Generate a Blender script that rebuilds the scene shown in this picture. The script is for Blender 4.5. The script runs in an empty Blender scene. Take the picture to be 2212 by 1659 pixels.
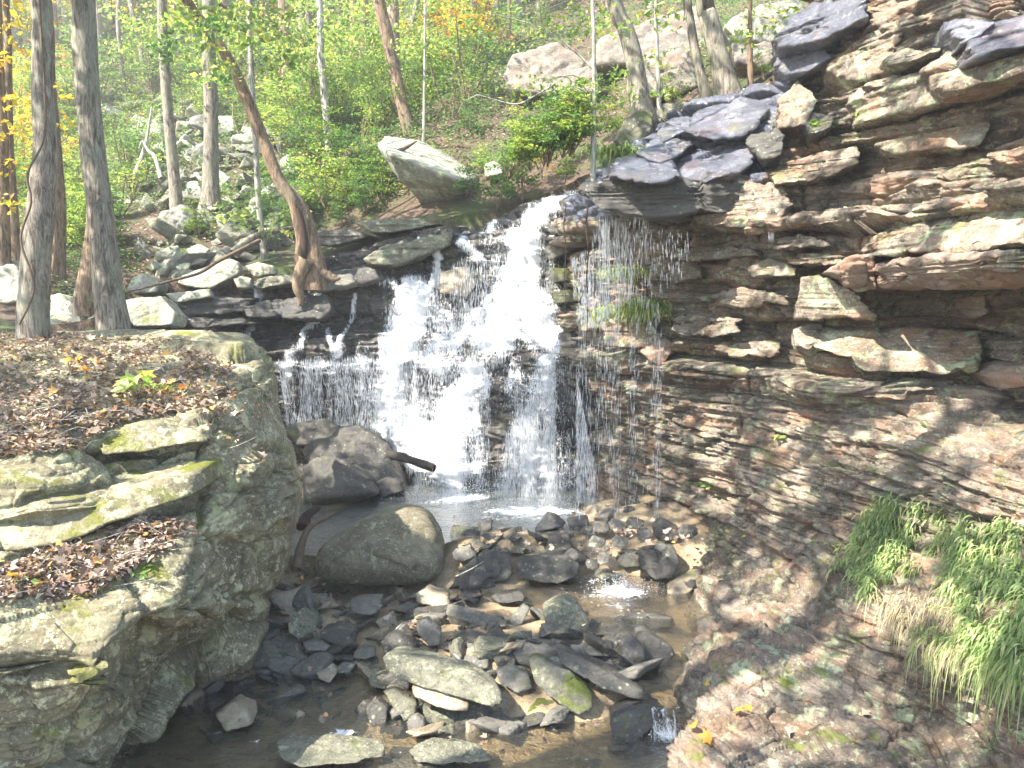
import bpy, bmesh, math, random
import numpy as np
from mathutils import Vector, Matrix

random.seed(7)
RNG = np.random.default_rng(7)
scene = bpy.context.scene
COL = scene.collection

# ------------------------------------------------------------------ camera
CAMZ = 3.0
PITCH = math.radians(6.0)
FP = 1721.0
CP, SP = math.cos(PITCH), math.sin(PITCH)
cam_d = bpy.data.cameras.new('camera')
cam = bpy.data.objects.new('camera', cam_d)
COL.objects.link(cam)
cam.location = (0, 0, CAMZ)
cam.rotation_euler = (math.pi / 2 - PITCH, 0, 0)
cam_d.sensor_width = 36.0
cam_d.lens = 36.0 * FP / 2212.0
cam_d.clip_end = 500
scene.camera = cam


def P(u, v, Y):
    """sight line through (u, v) of the reference, met with the plane y = Y"""
    u = np.asarray(u, float); v = np.asarray(v, float); Y = np.asarray(Y, float)
    cx = (u - 1106.0) / FP; cy = (829.5 - v) / FP
    dy = CP + cy * SP; dz = -SP + cy * CP
    t = Y / dy
    return np.stack([cx * t, Y + 0 * t, CAMZ + dz * t], -1)


def G(u, v, z):
    u = np.asarray(u, float); v = np.asarray(v, float)
    cx = (u - 1106.0) / FP; cy = (829.5 - v) / FP
    dy = CP + cy * SP; dz = -SP + cy * CP
    t = (z - CAMZ) / dz
    return np.stack([cx * t, dy * t, CAMZ + dz * t], -1)


SUN = np.array([-0.58, -0.35, 0.73]); SUN /= np.linalg.norm(SUN)

# ------------------------------------------------------------------ noise


def _h(ix, iy, iz, seed):
    with np.errstate(over='ignore'):
        n = (ix.astype(np.uint32) * np.uint32(374761393) + iy.astype(np.uint32) * np.uint32(668265263)
             + iz.astype(np.uint32) * np.uint32(2246822519) + np.uint32((seed * 3266489917 + 12345) & 0xffffffff))
        n = (n ^ (n >> np.uint32(13))) * np.uint32(1274126177)
        n = (n ^ (n >> np.uint32(16))) * np.uint32(2654435761)
        n = n ^ (n >> np.uint32(15))
    return n.astype(np.float64) / 4294967295.0


def vnoise(p, seed=0):
    p = np.asarray(p, float)
    f = np.floor(p); i = f.astype(np.int64); t = p - f
    t = t * t * (3 - 2 * t)
    r = 0
    for a in (0, 1):
        wa = t[..., 0] if a else 1 - t[..., 0]
        for b in (0, 1):
            wb = t[..., 1] if b else 1 - t[..., 1]
            for c in (0, 1):
                wc = t[..., 2] if c else 1 - t[..., 2]
                r = r + wa * wb * wc * _h(i[..., 0] + a, i[..., 1] + b, i[..., 2] + c, seed)
    return r * 2 - 1


def fbm(p, scale=1.0, octv=4, seed=0, gain=0.5):
    p = np.asarray(p, float) * scale
    a, s, r = 1.0, 0, 0
    for k in range(octv):
        r = r + a * vnoise(p * (2.03 ** k) + 17.3 * k, seed + k)
        s += a; a *= gain
    return r / s


def facet(p, cell, amp, seed=0, stretch=(1, 1, 1)):
    """broken-rock planes: every cell has its own tilt and its own setback"""
    q = np.asarray(p, float) / (cell * np.array(stretch)); base = np.floor(q).astype(np.int64)
    bd = np.full(q.shape[:-1], 1e9); b2 = bd.copy(); val = np.zeros_like(bd)
    for dx in (-1, 0, 1):
        for dy in (-1, 0, 1):
            for dz in (-1, 0, 1):
                c = base + np.array([dx, dy, dz])
                h = [_h(c[..., 0], c[..., 1], c[..., 2], seed + k) for k in range(7)]
                r = [q[..., i] - (c[..., i] + h[i]) for i in range(3)]
                d = r[0] ** 2 + r[1] ** 2 + r[2] ** 2
                v = (h[3] * 2 - 1) * .55 + sum(r[i] * (h[4 + i] * 2 - 1) for i in range(3)) * 1.1
                n = d < bd
                b2 = np.where(n, bd, np.minimum(b2, d)); val = np.where(n, v, val); bd = np.where(n, d, bd)
    edge = np.sqrt(b2) - np.sqrt(bd)
    return amp * (val - .5 * np.exp(-(edge / .07) ** 2))


class Strata:
    """bedding planes: random beds, each broken into blocks, with a joint between beds"""
    def __init__(self, thick, amp, block, seed, lo=-3, hi=14, crack=0.4):
        r = np.random.default_rng(seed)
        e = [lo]
        while e[-1] < hi:
            e.append(e[-1] + thick * (0.35 + 1.5 * r.random() ** 1.6))
        self.e = np.array(e); n = len(e) + 1
        self.off = r.uniform(-1, 1, n); self.ph = r.uniform(0, 100, n); self.bl = block * r.uniform(.5, 1.8, n)
        self.amp = amp; self.seed = seed; self.crack = crack; self.th = thick

    def __call__(self, s, b):
        i = np.clip(np.searchsorted(self.e, b), 1, len(self.e) - 1)
        q = (s + self.ph[i]) / self.bl[i]
        k = np.floor(q + 0.25 * np.sin(q * 5 + self.ph[i]))
        blk = _h(i, k.astype(np.int64) + 1000, 0 * i, self.seed) * 2 - 1
        d = np.minimum(np.abs(b - self.e[i]), np.abs(b - self.e[i - 1])) / self.th
        cr = np.exp(-(d / 0.13) ** 2)
        return self.amp * (0.6 * self.off[i] + 0.7 * blk - self.crack * cr)


def rbf_fit(xy, z):
    xy = np.asarray(xy, float); z = np.asarray(z, float); n = len(xy)
    r = np.linalg.norm(xy[:, None] - xy[None], axis=-1)
    K = np.where(r > 0, r ** 2 * np.log(r + 1e-12), 0) + 1e-4 * np.eye(n)
    Q = np.hstack([np.ones((n, 1)), xy])
    A = np.block([[K, Q], [Q.T, np.zeros((3, 3))]])
    w = np.linalg.solve(A, np.concatenate([z, [0, 0, 0]]))

    def f(x, y):
        x = np.asarray(x, float); sh = x.shape
        q = np.stack([x.ravel(), np.asarray(y, float).ravel()], -1)
        out = np.empty(len(q))
        for a in range(0, len(q), 50000):
            c = q[a:a + 50000]
            rr = np.linalg.norm(c[:, None] - xy[None], axis=-1)
            out[a:a + 50000] = (rr ** 2 * np.log(rr + 1e-12)) @ w[:n] + w[n] + c @ w[n + 1:]
        return out.reshape(sh)
    return f


def inpoly(x, y, poly):
    x = np.asarray(x, float); y = np.asarray(y, float)
    ins = np.zeros(x.shape, bool); n = len(poly)
    for i in range(n):
        x0, y0 = poly[i]; x1, y1 = poly[(i + 1) % n]
        if y0 == y1:
            continue
        c = ((y0 > y) != (y1 > y)) & (x < (x1 - x0) * (y - y0) / (y1 - y0) + x0)
        ins ^= c
    return ins


def distpoly(x, y, pts, closed=False):
    d = np.full(np.shape(x), 1e9); n = len(pts)
    for i in range(n if closed else n - 1):
        a = np.array(pts[i], float)[:2]; b = np.array(pts[(i + 1) % n], float)[:2]
        ab = b - a; L = (ab ** 2).sum() + 1e-9
        t = np.clip(((x - a[0]) * ab[0] + (y - a[1]) * ab[1]) / L, 0, 1)
        d = np.minimum(d, np.hypot(x - a[0] - t * ab[0], y - a[1] - t * ab[1]))
    return d


def sstep(a, b, x):
    t = np.clip((x - a) / (b - a), 0, 1)
    return t * t * (3 - 2 * t)


# ------------------------------------------------------------------ mesh helpers
def mesh_np(name, verts, faces, mat, smooth=True, attrs=None):
    me = bpy.data.meshes.new(name)
    verts = np.asarray(verts, np.float32); faces = np.asarray(faces, np.int32)
    n, k = faces.shape
    me.vertices.add(len(verts)); me.vertices.foreach_set('co', verts.ravel())
    me.loops.add(n * k); me.loops.foreach_set('vertex_index', faces.ravel())
    me.polygons.add(n)
    me.polygons.foreach_set('loop_start', np.arange(0, n * k, k, dtype=np.int32))
    me.polygons.foreach_set('loop_total', np.full(n, k, np.int32))
    me.polygons.foreach_set('use_smooth', np.full(n, smooth, bool))
    me.update(calc_edges=True)
    if attrs:
        for an, av in attrs.items():
            at = me.attributes.new(an, 'FLOAT', 'POINT')
            at.data.foreach_set('value', np.asarray(av, np.float32))
    if mat:
        me.materials.append(mat)
    return me


def link(name, me, parent=None, label=None, cat=None, group=None, kind=None, loc=None):
    o = bpy.data.objects.new(name, me)
    COL.objects.link(o)
    if parent is not None:
        o.parent = parent
    if loc is not None:
        o.location = loc
    if label: o['label'] = label
    if cat: o['category'] = cat
    if group: o['group'] = group
    if kind: o['kind'] = kind
    return o


def recentre(me):
    """move a mesh so that its base centre is its origin; give the place back"""
    n = len(me.vertices); co = np.empty(n * 3, np.float32); me.vertices.foreach_get('co', co)
    co = co.reshape(-1, 3)
    c = np.array([(co[:, 0].min() + co[:, 0].max()) / 2, (co[:, 1].min() + co[:, 1].max()) / 2, co[:, 2].min()], np.float32)
    me.vertices.foreach_set('co', (co - c).ravel()); me.update()
    return tuple(float(q) for q in c)


_ico = {}
def ico(sub):
    if sub not in _ico:
        bm = bmesh.new(); bmesh.ops.create_icosphere(bm, subdivisions=sub, radius=1)
        v = np.array([q.co[:] for q in bm.verts]); f = np.array([[w.index for w in q.verts] for q in bm.faces])
        bm.free(); v /= np.linalg.norm(v, axis=1)[:, None]; _ico[sub] = (v, f)
    return _ico[sub]


def hull_planes(pts):
    bm = bmesh.new()
    for p in pts: bm.verts.new(p)
    bmesh.ops.convex_hull(bm, input=bm.verts, use_existing_faces=False)
    bm.normal_update()
    c = pts.mean(0)
    N, D = [], []
    for f in bm.faces:
        n = np.array(f.normal[:]); p = np.array(f.verts[0].co[:])
        if np.linalg.norm(n) < .5: continue
        d = n @ (p - c)
        if d < 0: n, d = -n, -d
        N.append(n); D.append(max(d, .02))
    bm.free()
    return c, np.array(N), np.array(D)


STR_BIG = Strata(.34, 1, 2.6, 11); STR_MID = Strata(.085, 1, .8, 12); STR_FIN = Strata(.028, 1, .35, 13)


def rock_mesh(name, pts, mat, sub=5, sharp=16, rough=.02, strat=0.0, seed=0, tilt=0.0):
    """a broken stone: convex faces softened at the edges, then bedding and pitted wear"""
    pts = np.asarray(pts, float)
    lo, hi = pts.min(0), pts.max(0); ext = (hi - lo) / 2; mid = (hi + lo) / 2
    q = (pts - mid) / ext
    c, N, D = hull_planes(q)
    v, f = ico(sub)
    m = np.maximum(v @ N.T / D, 0)
    r = (m ** sharp).sum(1) ** (-1.0 / sharp)
    w = (c + v * r[:, None]) * ext + mid
    nn = v / ext; nn /= np.linalg.norm(nn, axis=1)[:, None]
    size = float(np.sort(ext)[1])
    off = np.array([seed * 3.7, seed * 1.3, seed * 9.1])
    d = rough * size * (1.6 * fbm(w + off, 1.2 / size, 3, seed) + 1.0 * fbm(w + off, 5 / size, 4, seed + 5))
    # chipped, stepped faces
    d += rough * size * .8 * np.round(fbm(w + off, 2.2 / size, 2, seed + 9) * 3) / 3
    d += facet(w + off, size * .75, rough * size * 1.3, seed % 97)
    w = w + nn * d[:, None]
    if strat:
        b = w[:, 2] + tilt * w[:, 0] + .03 * fbm(w, 1.1, 3, 4)
        s = w[:, 0] * .8 - w[:, 1] * .6
        hz = nn.copy(); hz[:, 2] = 0
        dd = STR_MID(s, b) * strat + STR_FIN(s, b) * strat * .45
        w = w + hz * dd[:, None]
    return mesh_np(name, w, f, mat)


def tube_np(pts, rad, seg=12, rough=0.0, seed=0, vscale=1.0, ridge=0.0):
    """tube through points (n,3) with radii; returns verts, quads"""
    pts = np.asarray(pts, float); rad = np.asarray(rad, float)
    t = np.gradient(pts, axis=0); t /= np.linalg.norm(t, axis=1)[:, None] + 1e-9
    up = np.array([0, 1.0, 0.01]); a = np.cross(t, up)
    bad = np.linalg.norm(a, axis=1) < .15
    a[bad] = np.cross(t[bad], np.array([1.0, 0, 0]))
    a /= np.linalg.norm(a, axis=1)[:, None]; b = np.cross(a, t)
    th = np.linspace(0, 2 * np.pi, seg, endpoint=False)
    ring = np.cos(th)[None, :, None] * a[:, None] + np.sin(th)[None, :, None] * b[:, None]
    v = pts[:, None] + ring * rad[:, None, None]
    if rough:
        k = 1 + rough * fbm(np.stack([v[..., 0] * 6 / vscale, v[..., 1] * 6 / vscale, v[..., 2] * 2 / vscale], -1), 1, 3, seed)
        if ridge:
            k = k + ridge * np.abs(vnoise(np.stack([np.cos(th)[None] * 3.5 + 0 * v[..., 0], np.sin(th)[None] * 3.5 + 0 * v[..., 0], v[..., 2] * 1.6], -1), seed + 3))
        v = pts[:, None] + ring * (rad[:, None] * k)[..., None]
    n = len(pts)
    i = np.arange(n - 1)[:, None]; j = np.arange(seg)[None]
    q = np.stack([i * seg + j, i * seg + (j + 1) % seg, (i + 1) * seg + (j + 1) % seg, (i + 1) * seg + j], -1).reshape(-1, 4)
    return v.reshape(-1, 3), q


def resample(pts, step):
    """smooth polyline of any width through its points"""
    pts = np.asarray(pts, float); n = len(pts)
    if n == 2:
        k = max(2, int(np.linalg.norm(pts[1, :3] - pts[0, :3]) / step) + 1)
        return pts[0] + (pts[1] - pts[0]) * np.linspace(0, 1, k)[:, None]
    out = []
    for i in range(n - 1):
        p0 = pts[max(i - 1, 0)]; p1 = pts[i]; p2 = pts[i + 1]; p3 = pts[min(i + 2, n - 1)]
        k = max(1, int(np.linalg.norm(p2[:3] - p1[:3]) / step))
        for t in np.arange(k) / k:
            out.append(.5 * ((2 * p1) + (-p0 + p2) * t + (2 * p0 - 5 * p1 + 4 * p2 - p3) * t * t + (-p0 + 3 * p1 - 3 * p2 + p3) * t ** 3))
    out.append(pts[-1])
    return np.array(out)


class MB:
    def __init__(s): s.v = []; s.f = []; s.n = 0
    def add(s, v, f):
        s.v.append(np.asarray(v, float)); s.f.append(np.asarray(f) + s.n); s.n += len(v)
    def mesh(s, name, mat, smooth=True):
        return mesh_np(name, np.concatenate(s.v), np.concatenate(s.f), mat, smooth)


LEAF_OVAL = (np.array([[0, 0, 0], [-.3, .45, .07], [0, 1, -.05], [.3, .45, .07]]), np.array([[0, 2, 1, 1], [0, 3, 2, 2]]))
_t = np.array([[0, 0], [-.22, .12], [-.5, .18], [-.34, .36], [-.5, .66], [-.22, .6], [0, 1], [.22, .6], [.5, .66], [.34, .36], [.5, .18], [.22, .12]])


def leaves_np(pos, size, rng, flat=.6, kind='oval', ydir=None):
    """little leaves at pos: (verts, tris). flat 0..1: how level they lie"""
    n = len(pos)
    if kind == 'oval':
        base = np.array([[0, 0, 0], [-.3, .45, .09], [0, 1, -.06], [.3, .45, .09]]); tri = np.array([[0, 2, 1], [0, 3, 2]])
    else:
        z = .12 * np.abs(_t[:, 0]) * 2 - .1 * _t[:, 1] ** 2
        base = np.vstack([np.c_[_t, z], [[0, .4, 0]]]); m = len(_t)
        tri = np.array([[m, (i + 1) % m, i] for i in range(m)])
    base = base - np.array([0, .5, 0])
    nz = rng.normal(0, 1, (n, 3)) * (1 - flat); nz[:, 2] += flat + .05
    nz /= np.linalg.norm(nz, axis=1)[:, None] + 1e-9
    yd = rng.normal(0, 1, (n, 3)) if ydir is None else ydir + rng.normal(0, .35, (n, 3))
    yd -= (yd * nz).sum(1)[:, None] * nz; yd /= np.linalg.norm(yd, axis=1)[:, None] + 1e-9
    xd = np.cross(yd, nz)
    sz = np.asarray(size) * rng.uniform(.6, 1.35, n)
    cz = rng.uniform(.2, 2.2, n)
    v = (base[None, :, 0, None] * xd[:, None] + base[None, :, 1, None] * yd[:, None] + (base[None, :, 2] * cz[:, None])[..., None] * nz[:, None]) * sz[:, None, None] + pos[:, None]
    f = tri[None] + (np.arange(n) * len(base))[:, None, None]
    return v.reshape(-1, 3), f.reshape(-1, 3)


# ------------------------------------------------------------------ materials
def newmat(name):
    m = bpy.data.materials.new(name); m.use_nodes = True
    nt = m.node_tree; nt.nodes.clear()
    return m, nt


class NT:
    def __init__(s, nt): s.nt = nt
    def n(s, t, **k):
        d = s.nt.nodes.new(t)
        for a, b in k.items(): setattr(d, a, b)
        return d
    def l(s, a, b): s.nt.links.new(a, b)
    def noise(s, vec, scale, detail=4, rough=.55, dist=0):
        d = s.n('ShaderNodeTexNoise'); d.inputs['Scale'].default_value = scale; d.inputs['Detail'].default_value = detail
        d.inputs['Roughness'].default_value = rough; d.inputs['Distortion'].default_value = dist
        s.l(vec, d.inputs['Vector']); return d.outputs['Fac']
    def mapping(s, vec, sc):
        d = s.n('ShaderNodeMapping'); d.inputs['Scale'].default_value = sc; s.l(vec, d.inputs['Vector']); return d.outputs[0]
    def ramp(s, fac, stops, interp='LINEAR'):
        d = s.n('ShaderNodeValToRGB'); d.color_ramp.interpolation = interp
        e = d.color_ramp.elements
        while len(e) < len(stops): e.new(.5)
        for el, (p, c) in zip(e, stops):
            el.position = p; el.color = (*c, 1) if len(c) == 3 else c
        s.l(fac, d.inputs['Fac']); return d.outputs['Color']
    def rng(s, fac, a, b, c=0, d=1):
        m = s.n('ShaderNodeMapRange'); m.inputs[1].default_value = a; m.inputs[2].default_value = b
        m.inputs[3].default_value = c; m.inputs[4].default_value = d; s.l(fac, m.inputs[0]); return m.outputs[0]
    def mix(s, fac, a, b, mode='MIX'):
        d = s.n('ShaderNodeMix', data_type='RGBA', blend_type=mode)
        for sock, val in ((d.inputs[0], fac), (d.inputs[6], a), (d.inputs[7], b)):
            if hasattr(val, 'links'): s.l(val, sock)
            else: sock.default_value = (*val, 1) if isinstance(val, tuple) else val
        return d.outputs[2]
    def math(s, op, a, b=0.0):
        d = s.n('ShaderNodeMath', operation=op)
        for sock, val in ((d.inputs[0], a), (d.inputs[1], b)):
            if hasattr(val, 'links'): s.l(val, sock)
            else: sock.default_value = val
        return d.outputs[0]


def coords(N, rnd=False):
    tc = N.n('ShaderNodeTexCoord').outputs['Object']
    if not rnd: return tc
    oi = N.n('ShaderNodeObjectInfo')
    m = N.math('MULTIPLY', oi.outputs['Random'], 60.0)
    a = N.n('ShaderNodeVectorMath', operation='ADD'); N.l(tc, a.inputs[0])
    cb = N.n('ShaderNodeCombineXYZ'); N.l(m, cb.inputs[0]); N.l(m, cb.inputs[2]); N.l(cb.outputs[0], a.inputs[1])
    return a.outputs[0]


def rockmat(name, c1, c2, c3, lichen=.3, lcol=(.42, .46, .34), moss=.2, mcol=(.075, .10, .018), rough=.8, wet=0.0,
            band=6.0, bump=.5, rnd=True, iron=0.0, scale=1.0, fleck=0.0, stain=0.0):
    m, nt = newmat(name); N = NT(nt)
    vec = coords(N, rnd)
    big = N.noise(vec, 1.3 * scale, 5, .6)
    mid = N.noise(vec, 7 * scale, 5, .65)
    fine = N.noise(vec, 38 * scale, 6, .78)
    pits = N.noise(vec, 16 * scale, 6, .75)
    bands = N.noise(N.mapping(vec, (1.0, 1.0, band)), 2.2 * scale, 5, .65, .4)
    col = N.ramp(bands, [(.28, c1), (.5, c2), (.72, c3)])
    col = N.mix(N.rng(mid, .35, .7), col, N.mix(.5, col, c1, 'MULTIPLY'))
    col = N.mix(N.rng(fine, .38, .68, .0, .6), col, c3)
    col = N.mix(N.rng(pits, .46, .34, 0, .55), col, tuple(q * .45 for q in c1))
    if iron:
        ir = N.noise(N.mapping(vec, (1, 1, 3)), 1.7, 4, .6)
        col = N.mix(N.math('MULTIPLY', N.rng(ir, .55 - .1 * iron, .66), min(1, .75 * iron)), col, (.33, .155, .075))
    if lichen:
        l1 = N.noise(vec, 3.1 * scale, 7, .72, .3)
        vor = N.n('ShaderNodeTexVoronoi'); vor.inputs['Scale'].default_value = 9 * scale; N.l(vec, vor.inputs['Vector'])
        spots = N.rng(vor.outputs['Distance'], .16, .28, 1, 0)
        spots = N.math('MULTIPLY', spots, N.rng(big, .45, .6))
        lf = N.rng(l1, .66 - .28 * lichen, .70 - .26 * lichen)
        lf = N.math('MAXIMUM', lf, N.math('MULTIPLY', spots, .8))
        lf = N.math('MULTIPLY', lf, N.rng(fine, .25, .55, .35, 1))
        lc = N.mix(N.rng(mid, .4, .65), lcol, (lcol[0] * .62, lcol[1] * .68, lcol[2] * .5))
        col = N.mix(lf, col, lc)
    if stain:   # dark mineral and algae staining, in patches that run down the face
        sn = N.noise(N.mapping(vec, (1.1, 1.1, .55)), 1.5, 6, .65, .8)
        col = N.mix(N.math('MULTIPLY', N.rng(sn, .50, .62), stain), col, N.mix(1.0, col, (.40, .34, .24), 'MULTIPLY'))
    if fleck:   # small crusts of lichen
        f1 = N.noise(vec, 14 * scale, 8, .8, .1); f2 = N.noise(vec, 1.7, 3, .6)
        ff = N.math('MULTIPLY', N.rng(f1, .60 - .10 * fleck, .62 - .09 * fleck), N.rng(f2, .38, .52, .25, 1))
        col = N.mix(N.math('MULTIPLY', ff, .85), col, lcol)
        f3 = N.noise(vec, 10 * scale, 8, .8, .2)
        col = N.mix(N.math('MULTIPLY', N.rng(f3, .44, .40), .6), col, tuple(q * .55 for q in c1))
    geo = N.n('ShaderNodeNewGeometry')
    sep = N.n('ShaderNodeSeparateXYZ'); N.l(geo.outputs['Normal'], sep.inputs[0])
    if moss:
        up = N.rng(sep.outputs[2], -.1, .75)
        mn = N.noise(vec, 2.3 * scale, 6, .7)
        mf = N.math('MULTIPLY', up, N.rng(mn, .62 - .25 * moss, .7 - .22 * moss))
        mc = N.mix(N.rng(fine, .3, .7), mcol, (mcol[0] * 2.4, mcol[1] * 2.1, mcol[2] * 1.4))
        col = N.mix(mf, col, mc)
    b = N.n('ShaderNodeBsdfPrincipled')
    rg = N.rng(mid, .3, .7, max(.05, rough - .12), min(1, rough + .12))
    if wet:
        wn = N.noise(N.mapping(vec, (1.4, 1.4, .7)), 1.6, 5, .65)
        wf = N.rng(wn, .62 - .35 * wet, .66 - .2 * wet)
        col = N.mix(N.math('MULTIPLY', wf, .62), col, N.mix(1.0, col, (.32, .32, .36), 'MULTIPLY'))
        rg = N.mix(wf, rg, (.16, .16, .16))
        b.inputs['Specular IOR Level'].default_value = .7
    N.l(col, b.inputs['Base Color']); N.l(rg, b.inputs['Roughness'])
    h = N.math('ADD', N.math('MULTIPLY', bands, .8), N.math('ADD', N.math('MULTIPLY', mid, .6), N.math('MULTIPLY', fine, .45)))
    bp = N.n('ShaderNodeBump'); bp.inputs['Strength'].default_value = bump; bp.inputs['Distance'].default_value = .05
    N.l(h, bp.inputs['Height']); N.l(bp.outputs[0], b.inputs['Normal'])
    o = N.n('ShaderNodeOutputMaterial'); N.l(b.outputs[0], o.inputs[0])
    return m


def leafmat(name, stops, trans=.45, rough=.5):
    m, nt = newmat(name); N = NT(nt)
    geo = N.n('ShaderNodeNewGeometry')
    col = N.ramp(geo.outputs['Random Per Island'], stops)
    d = N.n('ShaderNodeBsdfPrincipled'); d.inputs['Roughness'].default_value = rough
    N.l(col, d.inputs['Base Color'])
    t = N.n('ShaderNodeBsdfTranslucent')
    tc = N.mix(.55, col, N.mix(1.0, col, (1.7, 1.9, .7), 'MULTIPLY')); N.l(tc, t.inputs[0])
    mx = N.n('ShaderNodeMixShader'); mx.inputs[0].default_value = trans
    N.l(d.outputs[0], mx.inputs[1]); N.l(t.outputs[0], mx.inputs[2])
    o = N.n('ShaderNodeOutputMaterial'); N.l(mx.outputs[0], o.inputs[0])
    return m


def barkmat(name, c1, c2, c3, lichen=.3):
    m, nt = newmat(name); N = NT(nt)
    vec = coords(N, True)
    ri = N.noise(N.mapping(vec, (26, 26, 5)), 1.0, 7, .78, .9)
    big = N.noise(N.mapping(vec, (1, 1, .7)), 3.0, 4, .6)
    col = N.ramp(ri, [(.40, tuple(q * .6 for q in c1)), (.50, c2), (.62, c3)])
    col = N.mix(N.rng(big, .5 - .1 * lichen, .72, 0, min(1, lichen * 1.5)), col, (.27, .28, .2))
    b = N.n('ShaderNodeBsdfPrincipled'); b.inputs['Roughness'].default_value = .9
    N.l(col, b.inputs['Base Color'])
    bp = N.n('ShaderNodeBump'); bp.inputs['Strength'].default_value = .8; bp.inputs['Distance'].default_value = .02
    N.l(ri, bp.inputs['Height']); N.l(bp.outputs[0], b.inputs['Normal'])
    o = N.n('ShaderNodeOutputMaterial'); N.l(b.outputs[0], o.inputs[0])
    return m


def plain(name, col, rough=.8):
    m, nt = newmat(name); N = NT(nt)
    vec = coords(N); f = N.noise(vec, 14, 4, .6)
    b = N.n('ShaderNodeBsdfPrincipled'); b.inputs['Roughness'].default_value = rough
    N.l(N.mix(N.rng(f, .3, .7), tuple(c * .65 for c in col), tuple(min(1, c * 1.25) for c in col)), b.inputs['Base Color'])
    o = N.n('ShaderNodeOutputMaterial'); N.l(b.outputs[0], o.inputs[0])
    return m


def whitewater(name, sx=44, sz=2.2, base=(.93, .95, .99)):
    """falling water: white strands with clear gaps; 'dens' says how much water falls there"""
    m, nt = newmat(name); N = NT(nt)
    vec = N.n('ShaderNodeTexCoord').outputs['Object']
    s1 = N.noise(N.mapping(vec, (sx, sx * .6, sz)), 1, 4, .65, .6)
    s2 = N.noise(N.mapping(vec, (sx * 2.6, sx, sz * 5)), 1, 2, .6)
    s = N.math('ADD', N.math('MULTIPLY', s1, .62), N.math('MULTIPLY', s2, .38))
    at = N.n('ShaderNodeAttribute', attribute_name='dens')
    th = N.math('SUBTRACT', .74, N.math('MULTIPLY', at.outputs['Fac'], .52))
    a = N.math('DIVIDE', N.math('SUBTRACT', s, th), .13)
    a = N.math('MINIMUM', N.math('MAXIMUM', a, 0.0), .97)
    d = N.n('ShaderNodeBsdfPrincipled'); d.inputs['Base Color'].default_value = (*base, 1)
    d.inputs['Roughness'].default_value = .25; d.inputs['Specular IOR Level'].default_value = .6
    t = N.n('ShaderNodeBsdfTranslucent'); t.inputs[0].default_value = (.95, .97, 1, 1)
    bp = N.n('ShaderNodeBump'); bp.inputs['Strength'].default_value = .35; bp.inputs['Distance'].default_value = .03
    N.l(s, bp.inputs['Height']); N.l(bp.outputs[0], d.inputs['Normal'])
    mx = N.n('ShaderNodeMixShader'); mx.inputs[0].default_value = .35
    N.l(d.outputs[0], mx.inputs[1]); N.l(t.outputs[0], mx.inputs[2])
    tr = N.n('ShaderNodeBsdfTransparent')
    m2 = N.n('ShaderNodeMixShader'); N.l(a, m2.inputs[0]); N.l(tr.outputs[0], m2.inputs[1]); N.l(mx.outputs[0], m2.inputs[2])
    o = N.n('ShaderNodeOutputMaterial'); N.l(m2.outputs[0], o.inputs[0])
    return m


def watermat(name, tint=(.75, .82, .78), bump=.25, scale=9, foamy=True, clear=.9):
    m, nt = newmat(name); N = NT(nt)
    vec = N.n('ShaderNodeTexCoord').outputs['Object']
    w = N.noise(N.mapping(vec, (1, 1.3, 1)), scale, 4, .6, .8)
    w2 = N.noise(vec, scale * 4.5, 3, .6)
    h = N.math('ADD', w, N.math('MULTIPLY', w2, .3))
    bp = N.n('ShaderNodeBump'); bp.inputs['Strength'].default_value = bump; bp.inputs['Distance'].default_value = .05
    N.l(h, bp.inputs['Height'])
    g = N.n('ShaderNodeBsdfGlossy'); g.inputs['Roughness'].default_value = .07
    g.inputs[0].default_value = (1, 1, 1, 1); N.l(bp.outputs[0], g.inputs['Normal'])
    tr = N.n('ShaderNodeBsdfTransparent'); tr.inputs[0].default_value = (*tint, 1)
    df = N.n('ShaderNodeBsdfDiffuse'); df.inputs[0].default_value = (.25, .28, .27, 1)
    m0 = N.n('ShaderNodeMixShader'); m0.inputs[0].default_value = 1 - clear
    N.l(tr.outputs[0], m0.inputs[1]); N.l(df.outputs[0], m0.inputs[2])
    fr = N.n('ShaderNodeFresnel'); fr.inputs[0].default_value = 1.33; N.l(bp.outputs[0], fr.inputs['Normal'])
    m1 = N.n('ShaderNodeMixShader'); N.l(N.math('MULTIPLY', fr.outputs[0], 2.2), m1.inputs[0])
    N.l(m0.outputs[0], m1.inputs[1]); N.l(g.outputs[0], m1.inputs[2])
    out = m1.outputs[0]
    if foamy:
        at = N.n('ShaderNodeAttribute', attribute_name='dens')
        fn = N.noise(vec, 26, 5, .7, .5)
        th = N.math('SUBTRACT', .8, N.math('MULTIPLY', at.outputs['Fac'], .55))
        a = N.math('MINIMUM', N.math('MAXIMUM', N.math('DIVIDE', N.math('SUBTRACT', fn, th), .12), 0.0), .95)
        fd = N.n('ShaderNodeBsdfPrincipled'); fd.inputs['Base Color'].default_value = (.93, .95, .97, 1); fd.inputs['Roughness'].default_value = .3
        N.l(bp.outputs[0], fd.inputs['Normal'])
        m2 = N.n('ShaderNodeMixShader'); N.l(a, m2.inputs[0]); N.l(out, m2.inputs[1]); N.l(fd.outputs[0], m2.inputs[2])
        out = m2.outputs[0]
    o = N.n('ShaderNodeOutputMaterial'); N.l(out, o.inputs[0])
    return m


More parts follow.
